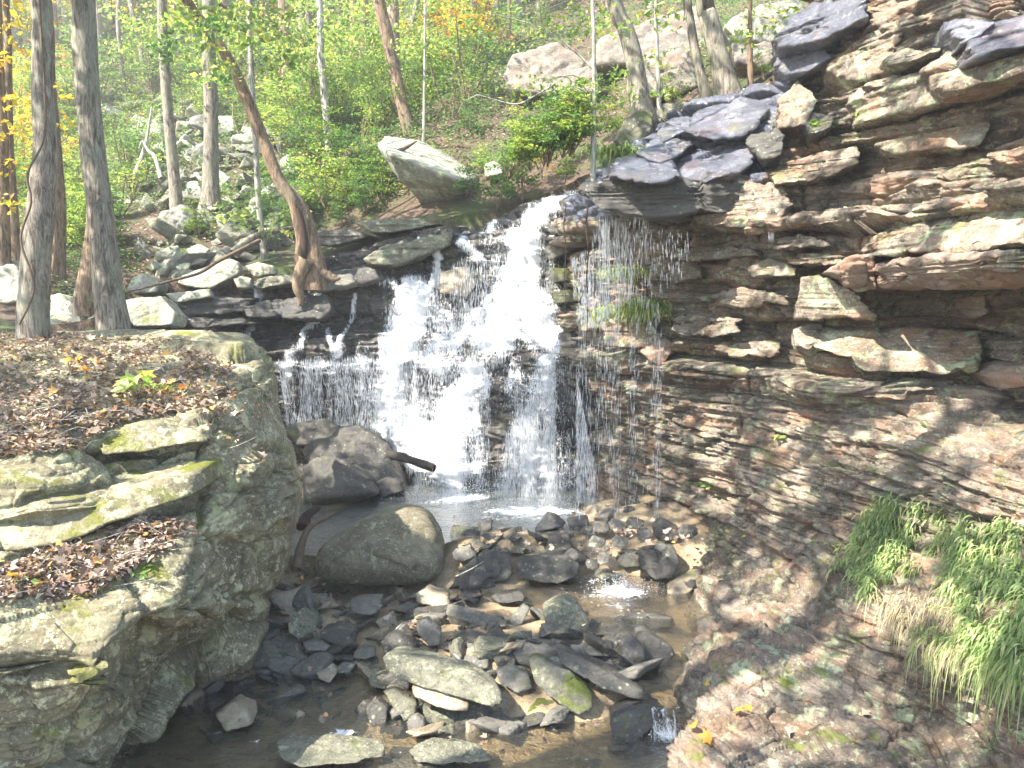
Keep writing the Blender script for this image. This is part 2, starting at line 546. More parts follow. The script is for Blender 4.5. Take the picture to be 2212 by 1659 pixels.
M = {}
M['cliff'] = rockmat('cliff_rock', (.065, .048, .035), (.205, .155, .115), (.42, .35, .28), lichen=.33, lcol=(.46, .50, .33), moss=.15, wet=.2, iron=.75, band=10, bump=1.0, rnd=False, scale=1.25, fleck=.4, stain=.7)
M['cliff_block'] = rockmat('cliff_block_rock', (.085, .065, .048), (.22, .17, .128), (.41, .345, .275), lichen=.44, lcol=(.46, .51, .34), moss=.14, wet=.1, iron=.7, band=6, bump=.9, scale=1.2, fleck=.45, stain=.5)
M['cliff_red'] = rockmat('red_sandstone', (.12, .07, .05), (.27, .18, .135), (.40, .33, .27), lichen=.2, moss=.05, iron=.8, band=3, bump=.8)
M['wet_slab_sky_tint'] = rockmat('wet_slab_sky_tint_rock', (.08, .085, .11), (.165, .175, .225), (.28, .285, .33), lichen=.15, moss=.1, mcol=(.12, .13, .02), rough=.3, wet=.8, band=3, bump=.9, iron=.3)  # wet rock with the blue sheen of the sky painted into its colours
M['wet_cliff_sky_tint'] = rockmat('wet_cliff_sky_tint_rock', (.08, .085, .12), (.165, .18, .245), (.28, .29, .34), lichen=.1, moss=.05, rough=.28, wet=.9, band=3, bump=.9, rnd=False)  # same reflected sky blue put into the base colours of the wet cliff
M['wet_stone'] = rockmat('wet_stream_stone', (.035, .034, .034), (.085, .082, .08), (.17, .16, .15), lichen=.08, moss=.05, rough=.35, wet=.8, band=3, bump=.8, scale=2)
M['fall_rock'] = rockmat('fall_rock', (.028, .026, .025), (.085, .078, .07), (.19, .17, .145), lichen=.12, moss=.3, mcol=(.06, .08, .015), rough=.45, wet=.7, band=8, bump=.9, rnd=False, iron=.2)
M['boulder'] = rockmat('lichen_boulder', (.12, .10, .055), (.235, .205, .125), (.36, .325, .22), lichen=.42, lcol=(.58, .55, .36), moss=.3, mcol=(.085, .10, .014), rough=.9, band=1.8, bump=.9, rnd=False, fleck=.6, stain=.4)
M['round'] = rockmat('round_boulder_rock', (.12, .10, .062), (.21, .18, .12), (.32, .285, .2), lichen=.3, lcol=(.46, .46, .31), moss=.15, band=1.6, bump=1.0, scale=1.5, fleck=.35, stain=.5)
M['pale'] = rockmat('pale_lichen_rock', (.16, .155, .125), (.31, .30, .24), (.48, .47, .39), lichen=.5, lcol=(.54, .58, .45), moss=.25, band=2, bump=.8, scale=1.2, fleck=.5, stain=.4)
M['outcrop'] = rockmat('outcrop_rock', (.15, .12, .095), (.25, .215, .175), (.36, .32, .27), lichen=.3, lcol=(.42, .43, .35), moss=.2, iron=.4, band=2, bump=.9)
M['dark'] = rockmat('dark_wet_stone', (.028, .026, .023), (.068, .063, .055), (.13, .12, .10), lichen=.1, moss=.1, rough=.6, wet=.25, band=3, bump=.8, scale=2)
M['grey'] = rockmat('grey_stream_stone', (.075, .068, .056), (.15, .138, .115), (.25, .235, .2), lichen=.15, moss=.05, rough=.8, wet=.05, band=3, bump=.7, scale=2)
M['green'] = rockmat('green_grey_stone', (.08, .078, .055), (.17, .165, .12), (.28, .27, .2), lichen=.3, lcol=(.42, .43, .3), moss=.1, rough=.85, band=2.5, bump=.9, scale=1.8, fleck=.5)
M['mossy'] = rockmat('mossy_stone', (.05, .05, .04), (.12, .12, .085), (.22, .21, .16), lichen=.15, moss=.6, mcol=(.055, .072, .010), rough=.85, band=3, bump=.8, scale=1.8)
M['tan'] = rockmat('tan_stone', (.14, .105, .065), (.27, .21, .14), (.38, .32, .23), lichen=.1, moss=.05, rough=.6, wet=.15, band=3, bump=.4)
M['bed'] = rockmat('bed_rock', (.16, .115, .065), (.42, .31, .185), (.60, .47, .3), lichen=0, moss=.0, rough=.5, wet=.1, band=2, bump=1, rnd=False, scale=1.8)
M['bark_grey'] = barkmat('grey_bark', (.085, .068, .052), (.20, .17, .135), (.36, .325, .265), .45)
M['bark_brown'] = barkmat('brown_bark', (.085, .055, .035), (.20, .135, .085), (.32, .23, .15), .15)
M['bark_pale'] = barkmat('pale_bark', (.18, .165, .14), (.36, .34, .30), (.58, .56, .5), .3)
M['dead'] = plain('dead_wood', (.13, .09, .06), .9)
M['deadwet'] = plain('wet_black_wood', (.022, .018, .015), .8)
M['hollow'] = plain('hollow_wood', (.05, .028, .02), .95)
GLARE = .0045
GRN = [(0, (.05, .10, .022)), (.35, (.10, .18, .04)), (.7, (.18, .27, .07)), (.9, (.30, .35, .09)), (1, (.48, .42, .10))]
YGR = [(0, (.11, .19, .045)), (.4, (.21, .30, .085)), (.75, (.36, .42, .14)), (1, (.56, .48, .14))]
YEL = [(0, (.35, .33, .05)), (.4, (.62, .46, .06)), (.8, (.72, .40, .05)), (1, (.62, .2, .04))]
ORG = [(0, (.45, .14, .04)), (.5, (.66, .30, .07)), (1, (.75, .46, .08))]
M['leaf_green'] = leafmat('green_leaves', GRN)
M['leaf_bright'] = leafmat('bright_green_leaves', YGR, .5)
M['leaf_yellow'] = leafmat('yellow_leaves', YEL, .5)
M['leaf_orange'] = leafmat('orange_leaves', ORG, .5)
M['leaf_cool'] = leafmat('cool_green_leaves', [(0, (.05, .12, .04)), (.5, (.13, .24, .08)), (1, (.26, .38, .15))], .4)
M['litter'] = leafmat('fallen_leaves', [(0, (.13, .08, .06)), (.4, (.27, .185, .135)), (.75, (.43, .33, .26)), (.93, (.58, .47, .38)), (.97, (.6, .25, .09)), (1, (.6, .38, .1))], .12, .7)
M['grass'] = leafmat('grass_blades', [(0, (.12, .19, .06)), (.5, (.23, .32, .11)), (.85, (.38, .43, .18)), (1, (.52, .47, .26))], .4)
M['straw'] = leafmat('dry_grass', [(0, (.25, .2, .1)), (1, (.5, .42, .26))], .3)
M['white'] = whitewater('white_water')
M['white2'] = whitewater('thin_white_water', 46, 5.0)
M['drop'] = plain('water_drops', (.9, .92, .95), .2)
M['pool'] = watermat('pool_water', bump=.35, scale=12, clear=.62)
M['stream'] = watermat('stream_water', (.93, .90, .80), bump=.5, scale=13, clear=.95)


def soilmat():
    m, nt = newmat('hillside_soil'); N = NT(nt)
    vec = N.n('ShaderNodeTexCoord').outputs['Object']
    a = N.noise(vec, 22, 5, .7); b_ = N.noise(vec, .9, 5, .6); c = N.noise(vec, 60, 2, .6)
    col = N.ramp(a, [(.3, (.035, .024, .016)), (.5, (.10, .067, .044)), (.7, (.22, .155, .105))])
    col = N.mix(N.rng(b_, .48, .6), col, N.ramp(c, [(.35, (.035, .05, .014)), (.65, (.09, .12, .035))]))
    b = N.n('ShaderNodeBsdfPrincipled'); b.inputs['Roughness'].default_value = .95
    N.l(col, b.inputs['Base Color'])
    bp = N.n('ShaderNodeBump'); bp.inputs['Strength'].default_value = 1; bp.inputs['Distance'].default_value = .05
    N.l(a, bp.inputs['Height']); N.l(bp.outputs[0], b.inputs['Normal'])
    o = N.n('ShaderNodeOutputMaterial'); N.l(b.outputs[0], o.inputs[0])
    return m
M['soil'] = soilmat()

# ------------------------------------------------------------------ light
SKY_STRENGTH, SUN_STRENGTH, EXPOSURE = .14, 5.0, 2.12
w = bpy.data.worlds.new('World'); scene.world = w; w.use_nodes = True
nt = w.node_tree; nt.nodes.clear()
sk = nt.nodes.new('ShaderNodeTexSky'); sk.sky_type = 'NISHITA'; sk.sun_disc = False
el = math.asin(SUN[2]); az = math.atan2(SUN[0], SUN[1])
sk.sun_elevation = el; sk.sun_rotation = az
bg = nt.nodes.new('ShaderNodeBackground'); bg.inputs[1].default_value = SKY_STRENGTH
ow = nt.nodes.new('ShaderNodeOutputWorld')
nt.links.new(sk.outputs[0], bg.inputs[0]); nt.links.new(bg.outputs[0], ow.inputs[0])
sl = bpy.data.lights.new('sun', 'SUN'); sl.energy = SUN_STRENGTH; sl.angle = math.radians(.5); sl.color = (1, .93, .82)
so = bpy.data.objects.new('sun', sl); COL.objects.link(so)
so.rotation_euler = Vector(tuple(-SUN)).to_track_quat('-Z', 'Y').to_euler()
so.location = (-8, -3, 12)
scene.view_settings.view_transform = 'Standard'; scene.view_settings.look = 'None'
scene.view_settings.exposure = EXPOSURE; scene.view_settings.gamma = 1
scene.render.engine = 'CYCLES'
scene.cycles.max_bounces = 7; scene.cycles.transparent_max_bounces = 24
scene.cycles.diffuse_bounces = 3; scene.cycles.glossy_bounces = 3
scene.cycles.caustics_reflective = False; scene.cycles.caustics_refractive = False
scene.cycles.sample_clamp_indirect = 6
scene.cycles.use_denoising = True


# ================================================================== terrain
def grid_faces(nu, nv):
    i = np.arange(nv - 1)[:, None]; j = np.arange(nu - 1)[None]
    return np.stack([i * nu + j, (i + 1) * nu + j, (i + 1) * nu + j + 1, i * nu + j + 1], -1).reshape(-1, 4)


def add_skirt(v, f, vec, steps=2):
    """close a rock face backwards so that it has thickness"""
    e = np.concatenate([f[:, [a, (a + 1) % 4]] for a in range(4)])
    es = np.sort(e, axis=1); key = es[:, 0] * len(v) + es[:, 1]
    uq, idx, cnt = np.unique(key, return_index=True, return_counts=True)
    be = e[idx[cnt == 1]]
    bv = np.unique(be); mp = -np.ones(len(v), int); mp[bv] = np.arange(len(bv))
    vs = [v]; fs = [f]; prev = bv; n = len(v)
    for s in range(steps):
        nv_ = v[bv] + np.array(vec) * (s + 1) / steps
        cur = n + np.arange(len(bv)); vs.append(nv_); n += len(bv)
        a = prev[mp[be[:, 0]]]; b = prev[mp[be[:, 1]]]; c = cur[mp[be[:, 1]]]; d = cur[mp[be[:, 0]]]
        fs.append(np.stack([b, a, d, c], -1)); prev = cur
    return np.concatenate(vs), np.concatenate(fs)


def compact(v, f, *attrs):
    used = np.unique(f); mp = -np.ones(len(v), int); mp[used] = np.arange(len(used))
    return (v[used], mp[f]) + tuple(a[used] for a in attrs)


def base_surface(U, V, fy):
    Y = fy(U / 500, V / 500)
    p = P(U, V, Y)
    du = np.gradient(p, axis=1); dv = np.gradient(p, axis=0)
    n = np.cross(dv, du); n /= np.linalg.norm(n, axis=-1)[..., None] + 1e-9
    sgn = np.sign((n * (p - np.array([0, 0, CAMZ]))).sum(-1)); n *= -sgn[..., None]
    return p, n


def ctrl_fit(c):
    c = np.array(c, float); return rbf_fit(c[:, :2] / 500, c[:, 2])


CLIFF = ctrl_fit([
    (1230, 420, 12.2), (1230, 600, 11.9), (1230, 800, 11.6), (1230, 1000, 11.5), (1230, 1150, 11.4),
    (1300, 330, 11.0), (1300, 470, 10.4), (1300, 600, 10.9), (1300, 700, 10.4), (1300, 770, 10.8), (1300, 900, 10.8), (1300, 1080, 10.2), (1300, 1250, 9.8),
    (1400, 480, 9.8), (1400, 600, 10.2), (1420, 700, 9.6), (1420, 850, 9.9), (1420, 1000, 9.6), (1420, 1100, 9.2), (1400, 1250, 9.0),
    (1500, 430, 8.7), (1500, 600, 9.2), (1500, 750, 9.0), (1500, 900, 8.9), (1500, 1050, 8.6), (1530, 1150, 8.1),
    (1650, 390, 8.2), (1600, 250, 9.2), (1650, 180, 9.3), (1650, 600, 8.5), (1650, 800, 8.5), (1650, 950, 8.1), (1650, 1100, 7.5),
    (1700, 80, 9.0), (1700, -100, 9.2), (1850, 50, 7.9), (1850, 250, 7.8), (1850, 450, 7.6), (1850, 600, 7.4), (1850, 665, 8.1), (1700, 690, 8.3), (1850, 760, 7.5), (1850, 900, 7.3), (1850, 1050, 6.8), (1850, 1180, 6.3),
    (2212, -150, 6.6), (2212, 50, 6.1), (2212, 250, 6.1), (2212, 450, 5.9), (2212, 600, 5.7), (2212, 675, 7.1), (2212, 770, 6.2), (2212, 870, 6.9), (2212, 950, 5.9), (2212, 1100, 5.3),
    (2050, 670, 7.6), (2050, 845, 7.2), (2050, 950, 6.3),
    (2500, -150, 6.2), (2500, 100, 5.6), (2500, 450, 5.2), (2500, 700, 5.5), (2500, 950, 5.1), (2500, 1200, 4.5), (2500, 1500, 3.6), (2500, 1700, 3.5),
    (1500, 1250, 7.6), (1510, 1350, 6.5), (1490, 1500, 5.35), (1475, 1659, 4.75), (1600, 1250, 7.2), (1650, 1350, 6.1), (1650, 1500, 5.2), (1650, 1659, 4.5),
    (1750, 1300, 6.2), (1850, 1300, 5.5), (1850, 1440, 5.3), (1850, 1550, 5.0), (1850, 1659, 4.4), (2000, 1200, 5.7), (2000, 1300, 5.1),
    (2050, 1430, 4.6), (2050, 1550, 4.9), (2050, 1659, 4.4), (2212, 1200, 5.0), (2212, 1350, 4.3), (2212, 1500, 4.1), (2212, 1659, 4.0),
    (1400, 1400, 7.6), (1400, 1550, 6.2), (1400, 1700, 5.3), (1300, 1400, 8.6), (1300, 1700, 6.5)])


def cliff_disp(p, n, U, V):
    x, y, z = p[..., 0], p[..., 1], p[..., 2]
    s = x * .66 - y * .75
    b = z + .035 * fbm(np.stack([s * .8, s * 0, z * .5], -1), 1, 3, 31) + .012 * fbm(np.stack([s * 4, y * 4, z * 2], -1), 1, 3, 36) + .02 * s
    low = sstep(830, 900, V)                       # thin laminae below, thick blocky beds above
    ramp = sstep(1190, 1260, V)
    slabs = inpoly(U, V, [(1240, 400), (1360, 300), (1500, 215), (1700, 170), (1720, 330), (1650, 400)]) * 1.0
    msk = sstep(-.2, .2, fbm(np.stack([s, 0 * s, z * 1.6], -1), .75, 3, 38))    # bedded here, massive there
    msk = np.maximum(msk, .6 * low)
    q = np.stack([s, y * .4, z], -1)
    d = STR_BIG(s, b) * (.27 * (1 - low) + .07 * low)
    d += STR_MID(s, b) * (.02 + .09 * msk) + STR_FIN(s, b) * (.008 + .042 * msk)
    d = d * (1 - ramp) * (1 - .75 * slabs)
    d += facet(q, .5, .12 * (1 - .3 * low), 3, (1.7, 1, .5)) * (1 + .5 * slabs) * (1 - .6 * ramp)
    d += facet(q, .17, .034, 5, (1.9, 1, .5))
    d += .09 * fbm(p, .7, 2, 51) + .018 * fbm(np.stack([x, y, z * 3.0], -1), 2.6, 4, 41)
    # bedrock ramp: worn steps that dip to the right, not rings
    bb = z * .5 + .33 * x + .18 * y + .05 * fbm(p, 1.5, 3, 42)
    d += ramp * (STR_MID(s, bb) * .03 + STR_FIN(s, bb) * .02 + .05 * fbm(p, 2.5, 4, 43))
    j = vnoise(np.stack([s * 1.6, 0 * s, z * .5], -1), 77)
    d -= .08 * np.exp(-(j / .05) ** 2) * (1 - ramp)
    d += .022 * fbm(p, 9, 3, 47)
    hn = n.copy(); hn[..., 2] *= np.where(ramp > .5, .9, .3)
    return p + hn * d[..., None]


def relief(name, u0, u1, v0, v1, step, fit, disp, mask, mat, skirt=(.3, 1.0, -.1), region=None, **kw):
    us = np.arange(u0, u1 + step, step); vs = np.arange(v0, v1 + step, step)
    U, V = np.meshgrid(us, vs)
    p, n = base_surface(U, V, fit)
    p = disp(p, n, U, V)
    f = grid_faces(len(us), len(vs))
    keep = mask(U, V).ravel()
    f = f[keep[f].all(1)]
    v = p.reshape(-1, 3)
    ri = region[1](U, V).ravel()[f[:, 0]] if region else None
    v, f = compact(v, f)
    if skirt is not None:
        v, f = add_skirt(v, f, skirt)
    me = mesh_np(name, v, f, mat)
    if region:
        me.materials.append(region[0]); mi = np.zeros(len(f), np.int32); mi[:len(ri)] = ri
        me.polygons.foreach_set('material_index', mi)
    return link(name, me, **kw), p, n, U, V


cliff_poly = [(1225, 385), (1240, 380), (1300, 350), (1370, 300), (1440, 250), (1500, 215), (1590, 195), (1655, 170), (1690, 90), (1740, 20), (1760, -200), (2600, -200), (2600, 1800), (1225, 1800)]
cliff, CPt, CN, CU, CV = relief('cliff', 1225, 2440, -160, 1760, 2.3, CLIFF, cliff_disp,
                           lambda U, V: inpoly(U, V, cliff_poly), M['cliff'], kind='structure',
                           region=(M['wet_cliff_sky_tint'], lambda U, V: inpoly(U + 14 * vnoise(np.stack([U / 22, V / 16, 0 * U], -1), 2), V + 10 * vnoise(np.stack([U / 22, V / 16, 0 * U], -1), 4), [(1225, 470), (1230, 380), (1360, 290), (1500, 205), (1700, 160), (1740, 230), (1640, 300), (1650, 400), (1500, 440), (1400, 480)])))

# ---- stepped rock wall under the falls
WALL = ctrl_fit([
    (1240, 405, 12.7), (1100, 465, 12.9), (1000, 500, 13.1), (800, 535, 13.3), (700, 570, 13.0), (650, 600, 12.8), (450, 640, 12.8), (330, 660, 12.8),
    (1100, 560, 12.4), (950, 590, 12.7), (900, 640, 12.5), (950, 740, 12.0), (700, 760, 12.1), (560, 700, 12.5), (450, 720, 12.5), (620, 680, 12.6),
    (1200, 600, 12.0), (1200, 700, 11.6), (1260, 740, 11.2), (1250, 900, 11.1), (1200, 1090, 10.7), (1080, 850, 11.5), (1000, 900, 11.5), (1000, 1060, 10.8),
    (850, 880, 12.0), (700, 880, 12.2), (880, 940, 11.5), (930, 1010, 11.1), (620, 880, 12.2), (600, 1000, 12.2), (700, 1000, 11.8), (800, 1060, 11.2), (800, 1200, 10.9),
    (1350, 900, 11.0), (1350, 700, 11.4), (1350, 480, 12.0), (1350, 1090, 10.7), (1100, 1200, 10.5), (1350, 1200, 10.5), (600, 1200, 11.6), (400, 900, 12.4), (400, 1200, 12), (180, 672, 12.2), (180, 900, 12.0), (180, 1200, 11.6)])


def wall_disp(p, n, U, V):
    x, y, z = p[..., 0], p[..., 1], p[..., 2]
    s = x + .15 * y
    b = z + .07 * fbm(np.stack([s * .9, s * 0, z * .4], -1), 1, 3, 61) - .10 * x * sstep(1.2, 3.2, z)
    up = sstep(760, 700, V)
    d = STR_BIG(s + 3, b) * (.10 + .17 * up) + STR_MID(s, b) * .06 + STR_FIN(s, b) * .02
    d += facet(np.stack([s, y * .4, z], -1), .45, .12, 6, (1.5, 1, .5)) + facet(p, .13, .03, 8, (1.5, 1, .6))
    d += .10 * fbm(p, 1.1, 3, 71) + .03 * fbm(np.stack([x, y, z * 3], -1), 3.2, 4, 81)
    # ledge carrying the middle step of the fall
    d += .16 * sstep(700, 722, V) * sstep(900, 850, V) * sstep(600, 700, U)
    hn = n.copy(); hn[..., 2] *= .35
    return p + hn * d[..., None]


wall_poly = [(180, 672), (300, 664), (385, 652), (450, 640), (560, 612), (650, 585), (700, 560), (790, 530), (900, 500), (990, 486), (1030, 490), (1080, 455), (1130, 432), (1240, 398), (1420, 395), (1420, 1260), (180, 1260)]
wall, WP, WN, WU, WV = relief('rock_steps', 180, 1420, 380, 1260, 2.4, WALL, wall_disp,
                              lambda U, V: inpoly(U, V, wall_poly), M['fall_rock'], skirt=(0, 1.2, -.05), kind='structure')

# ---- hillside behind and above
_hc = [(0, 700, 9.0), (250, 690, 9.0), (-300, 700, 9), (100, 560, 13), (0, 450, 18), (0, 250, 26), (0, 0, 38), (-400, 400, 18), (-500, 0, 34),
       (385, 470, 16.5), (455, 460, 16.5), (200, 560, 13.5), (300, 655, 12.3), (450, 605, 13.2), (560, 552, 13.9), (450, 300, 22), (450, 100, 31), (400, 0, 36),
       (700, 545, 14.2), (700, 400, 17.2), (690, 330, 20), (700, 150, 28), (700, 0, 36),
       (885, 285, 18), (930, 465, 14), (1060, 410, 14.6), (900, 100, 27), (900, 0, 34), (800, 510, 13.9), (1100, 450, 13.6),
       (1240, 395, 13.6), (1250, 300, 15.5), (1200, 200, 18.5), (1300, 100, 22), (1300, 0, 27),
       (1380, 245, 11.2), (1570, 212, 10.8), (1700, 100, 13), (1800, 0, 17), (1480, 130, 15), (2300, -400, 12), (2600, -500, 18), (1900, -100, 13), (1900, -200, 24), (1200, -200, 48), (200, -250, 50)]
_hp = np.array([P(*q) for q in _hc])
HZ = rbf_fit(_hp[:, :2] / 5, _hp[:, 2])


def hz(x, y):
    x = np.asarray(x, float); y = np.asarray(y, float)
    z = HZ(x / 5, y / 5)
    q = np.stack([x, y, 0 * x], -1)
    return z + .22 * fbm(q, .45, 4, 91) + .05 * fbm(q, 2.2, 3, 92)


xs = np.arange(-24, 26, .14); ys = np.arange(8.2, 52, .14)
X, Yg = np.meshgrid(xs, ys); Z = hz(X, Yg)
f = grid_faces(len(xs), len(ys))
gorge = [(-2.3, 5), (-3.9, 7.8), (-5.8, 11.4), (-6.6, 12.6), (-3, 13.5), (0, 13.4), (1.2, 13.2), (1.75, 11.6), (2.2, 10.8), (4.2, 9.6), (8, 7), (8, 5)]
kp = ~inpoly(X, Yg, gorge).ravel()
f = f[kp[f].all(1)][:, ::-1]
v, f = compact(np.stack([X, Yg, Z], -1).reshape(-1, 3), f)
v, f = add_skirt(v, f, (0, 0, -1.0), 1)
link('hillside', mesh_np('hillside', v, f, M['soil']), kind='structure')
_hs_y = np.concatenate([np.arange(8.6, 20, .1), np.arange(20, 50, .3)])


def hillhit(u, v):
    """where the sight line meets the hillside: world point"""
    q = P(np.full(len(_hs_y), u), np.full(len(_hs_y), v), _hs_y)
    z = hz(q[:, 0], q[:, 1])
    k = np.argmax(q[:, 2] < z)
    if not (q[:, 2] < z).any(): k = len(q) - 1
    return np.array([q[k, 0], q[k, 1], z[k]])


# ---- stream bed, one sheet
_bc = [(700, 1080, .15), (900, 1080, .15), (1200, 1100, .2), (1100, 1060, .1), (900, 1130, .25), (1200, 1150, .3), (1000, 1165, .40), (1150, 1170, .42), (1300, 1150, .45), (1450, 1150, .5), (1300, 1090, .5),
       (1100, 1225, .28), (1250, 1240, .15), (1400, 1290, .06), (1450, 1350, .04), (1300, 1290, .06), (1420, 1480, .08), (1350, 1450, .12), (1150, 1290, .12),
       (900, 1300, .12), (780, 1290, .04), (680, 1290, .08), (1000, 1400, .22), (1150, 1380, .22), (1250, 1430, .2), (700, 1320, .16), (620, 1250, .3), (800, 1390, .08), (700, 1420, .03), (1000, 1480, .12), (1200, 1500, .1),
       (650, 1500, -.07), (750, 1540, -.08), (900, 1590, -.07), (1100, 1580, -.06), (1300, 1600, -.08), (1430, 1600, -.1), (1000, 1700, -.05), (700, 1640, -.04), (1300, 1700, -.08),
       (500, 1640, -.06), (400, 1659, -.06), (600, 1000, .3), (1550, 1100, .6), (1600, 1400, 0), (400, 1500, -.05), (300, 1400, .08)]
_bp = np.array([G(*q) for q in _bc])
BZ = rbf_fit(_bp[:, :2], _bp[:, 2])


def bz(x, y):
    x = np.asarray(x, float); y = np.asarray(y, float)
    q = np.stack([x, y, 0 * x], -1)
    st = Strata(.05, 1, .5, 5)
    z = np.clip(BZ(x, y), -.3, .8) + .045 * fbm(q, 1.3, 4, 101) + .012 * fbm(q, 7, 3, 102)
    z = z + .03 * np.round(fbm(q, 1.6, 3, 104) * 5) / 5
    return z + .018 * np.round(vnoise(q * np.array([2.2, 4.5, 1]), 103) * 2.5) / 2.5


xs = np.arange(-4, 4.6, .035); ys = np.arange(2.4, 13.4, .035)
X, Yg = np.meshgrid(xs, ys); Z = bz(X, Yg)
f = grid_faces(len(xs), len(ys))[:, ::-1]
link('stream_bed', mesh_np('stream_bed', np.stack([X, Yg, Z], -1).reshape(-1, 3), f, M['bed']), kind='structure')

# ---- the big bank boulder at left
lb_edge = [(-400, 718), (100, 716), (300, 709), (400, 712), (520, 714), (545, 726), (562, 745), (590, 775), (600, 820), (604, 870), (612, 905), (636, 960), (648, 1010), (651, 1050), (645, 1110), (632, 1190), (610, 1260), (585, 1330), (568, 1390), (560, 1440), (545, 1500), (520, 1580), (470, 1640), (420, 1760)]
LB = ctrl_fit([
    (-300, 715, 8.0), (0, 718, 8.1), (100, 715, 8.1), (300, 710, 8.2), (500, 712, 8.1), (570, 760, 7.6), (600, 850, 7.3),
    (-200, 800, 6.5), (0, 800, 6.6), (200, 800, 6.8), (400, 800, 6.9), (-200, 900, 5.7), (0, 900, 5.6), (150, 900, 5.7), (400, 900, 6.2), (520, 900, 6.4),
    (250, 925, 5.8), (430, 925, 6.0), (250, 985, 5.75), (430, 960, 5.95), (250, 1030, 5.55), (430, 1030, 5.8), (0, 1040, 4.9), (150, 1050, 5.1), (0, 1150, 4.9), (200, 1130, 5.15), (400, 1130, 5.35),
    (500, 1000, 6.1), (600, 1000, 6.4), (645, 1050, 6.9), (550, 1150, 5.9), (430, 1180, 5.2), (480, 1200, 5.6), (600, 1200, 6.2), (560, 1330, 5.9),
    (0, 1210, 4.5), (200, 1230, 4.7), (350, 1230, 4.9), (0, 1350, 4.1), (200, 1350, 4.3), (350, 1350, 4.6), (420, 1330, 4.85), (450, 1380, 5.3),
    (0, 1500, 3.95), (150, 1500, 4.1), (270, 1500, 4.3), (330, 1500, 5.2), (420, 1480, 6.1), (520, 1460, 6.3), (0, 1659, 4.1), (150, 1640, 4.3), (300, 1620, 5.4), (400, 1600, 6.0), (500, 1560, 6.1), (250, 1760, 4.7), (400, 1760, 5.6), (-300, 1200, 4.2), (-300, 1659, 3.5)])


def lb_disp(p, n, U, V):
    x, y, z = p[..., 0], p[..., 1], p[..., 2]
    d = distpoly(U, V, lb_edge)
    t = np.clip(d / 75, 0, 1)
    roll = .75 * (1 - np.sqrt(1 - (1 - t) ** 2 * .94)) * sstep(440, 520, U)
    bb = z + .10 * x + .05 * fbm(p, 1.2, 3, 110)
    side = sstep(400, 470, U)
    q = STR_BIG(x * .8, bb) * .05 * (1 - side) + STR_MID(x, bb) * .045 * (1 - .6 * side)
    q = q + .05 * fbm(p, 1.0, 3, 111) + .014 * fbm(p, 11, 4, 112)
    q = q + facet(p, .75, .17, 21, (1.3, 1, .8)) + facet(p, .22, .018, 22, (1.3, 1, .7))
    cr = np.abs(vnoise(p * np.array([1.6, 1.6, 2.4]) + .6 * fbm(p, 2, 2, 7)[..., None], 113))
    q = q - .035 * np.exp(-(cr / .02) ** 2)
    q = q * (.15 + .85 * sstep(0, 45, d))
    litter = sstep(.3, .65, n[..., 2]) * sstep(560, 420, U)
    q = q * (1 - .55 * litter)
    # undercut ledges with a shadowed joint below each
    for pts, dep, wd in (([(0, 1215), (100, 1185), (190, 1160), (330, 1100), (430, 1080)], .16, 16), ([(205, 985), (300, 975), (445, 950)], .2, 14), ([(60, 1075), (200, 1060), (300, 1085)], .08, 14),
                         ([(430, 950), (450, 1030), (440, 1120), (425, 1250), (400, 1340)], .07, 18), ([(470, 1240), (520, 1290), (600, 1290)], .06, 20), ([(450, 1050), (560, 1060), (640, 1040)], .06, 12)):
        dd = distpoly(U, V + 0, pts); q = q - 1.25 * dep * np.exp(-(dd / (wd * .6)) ** 2)
    p = p + n * q[..., None]
    rd = p - np.array([0, 0, CAMZ]); rd /= np.linalg.norm(rd, axis=-1)[..., None]
    return p + rd * roll[..., None]


lb_mask = lb_edge[:-1] + [(440, 1700), (440, 1800), (-400, 1800)]
LBo, LP, LN, LU, LV = relief('bank_boulder', -260, 670, 690, 1770, 2.3, LB, lb_disp, lambda U, V: inpoly(U, V, lb_mask), M['boulder'], skirt=(-.5, .9, -.3),
                             label='huge lichen-covered boulder with leaf litter on its sloping top filling the left bank', cat='boulder')

for lb, pp_ in (('pale lichen ledge with leaves above it', [(205, 968, 5.72), (230, 930, 5.85), (290, 914, 5.95), (400, 917, 6.1), (438, 934, 6.1), (444, 957, 6.0), (300, 976, 5.75), (214, 986, 5.65)]),
                ('long pale mossy ledge', [(-120, 1215, 4.75), (-60, 1130, 4.9), (120, 1088, 5.1), (300, 1045, 5.4), (430, 1015, 5.7), (418, 1072, 5.5), (330, 1090, 5.3), (190, 1150, 4.95), (90, 1186, 4.8)])):
    a_ = np.array(pp_); fr_ = P(a_[:, 0], a_[:, 1], a_[:, 2] - .1); bk_ = fr_ + np.array([0, .8, .02])
    me = rock_mesh('ledge', np.vstack([fr_, bk_]), M['boulder'], 5, 30, .02, .012, 41)
    link('ledge', me, LBo, lb)

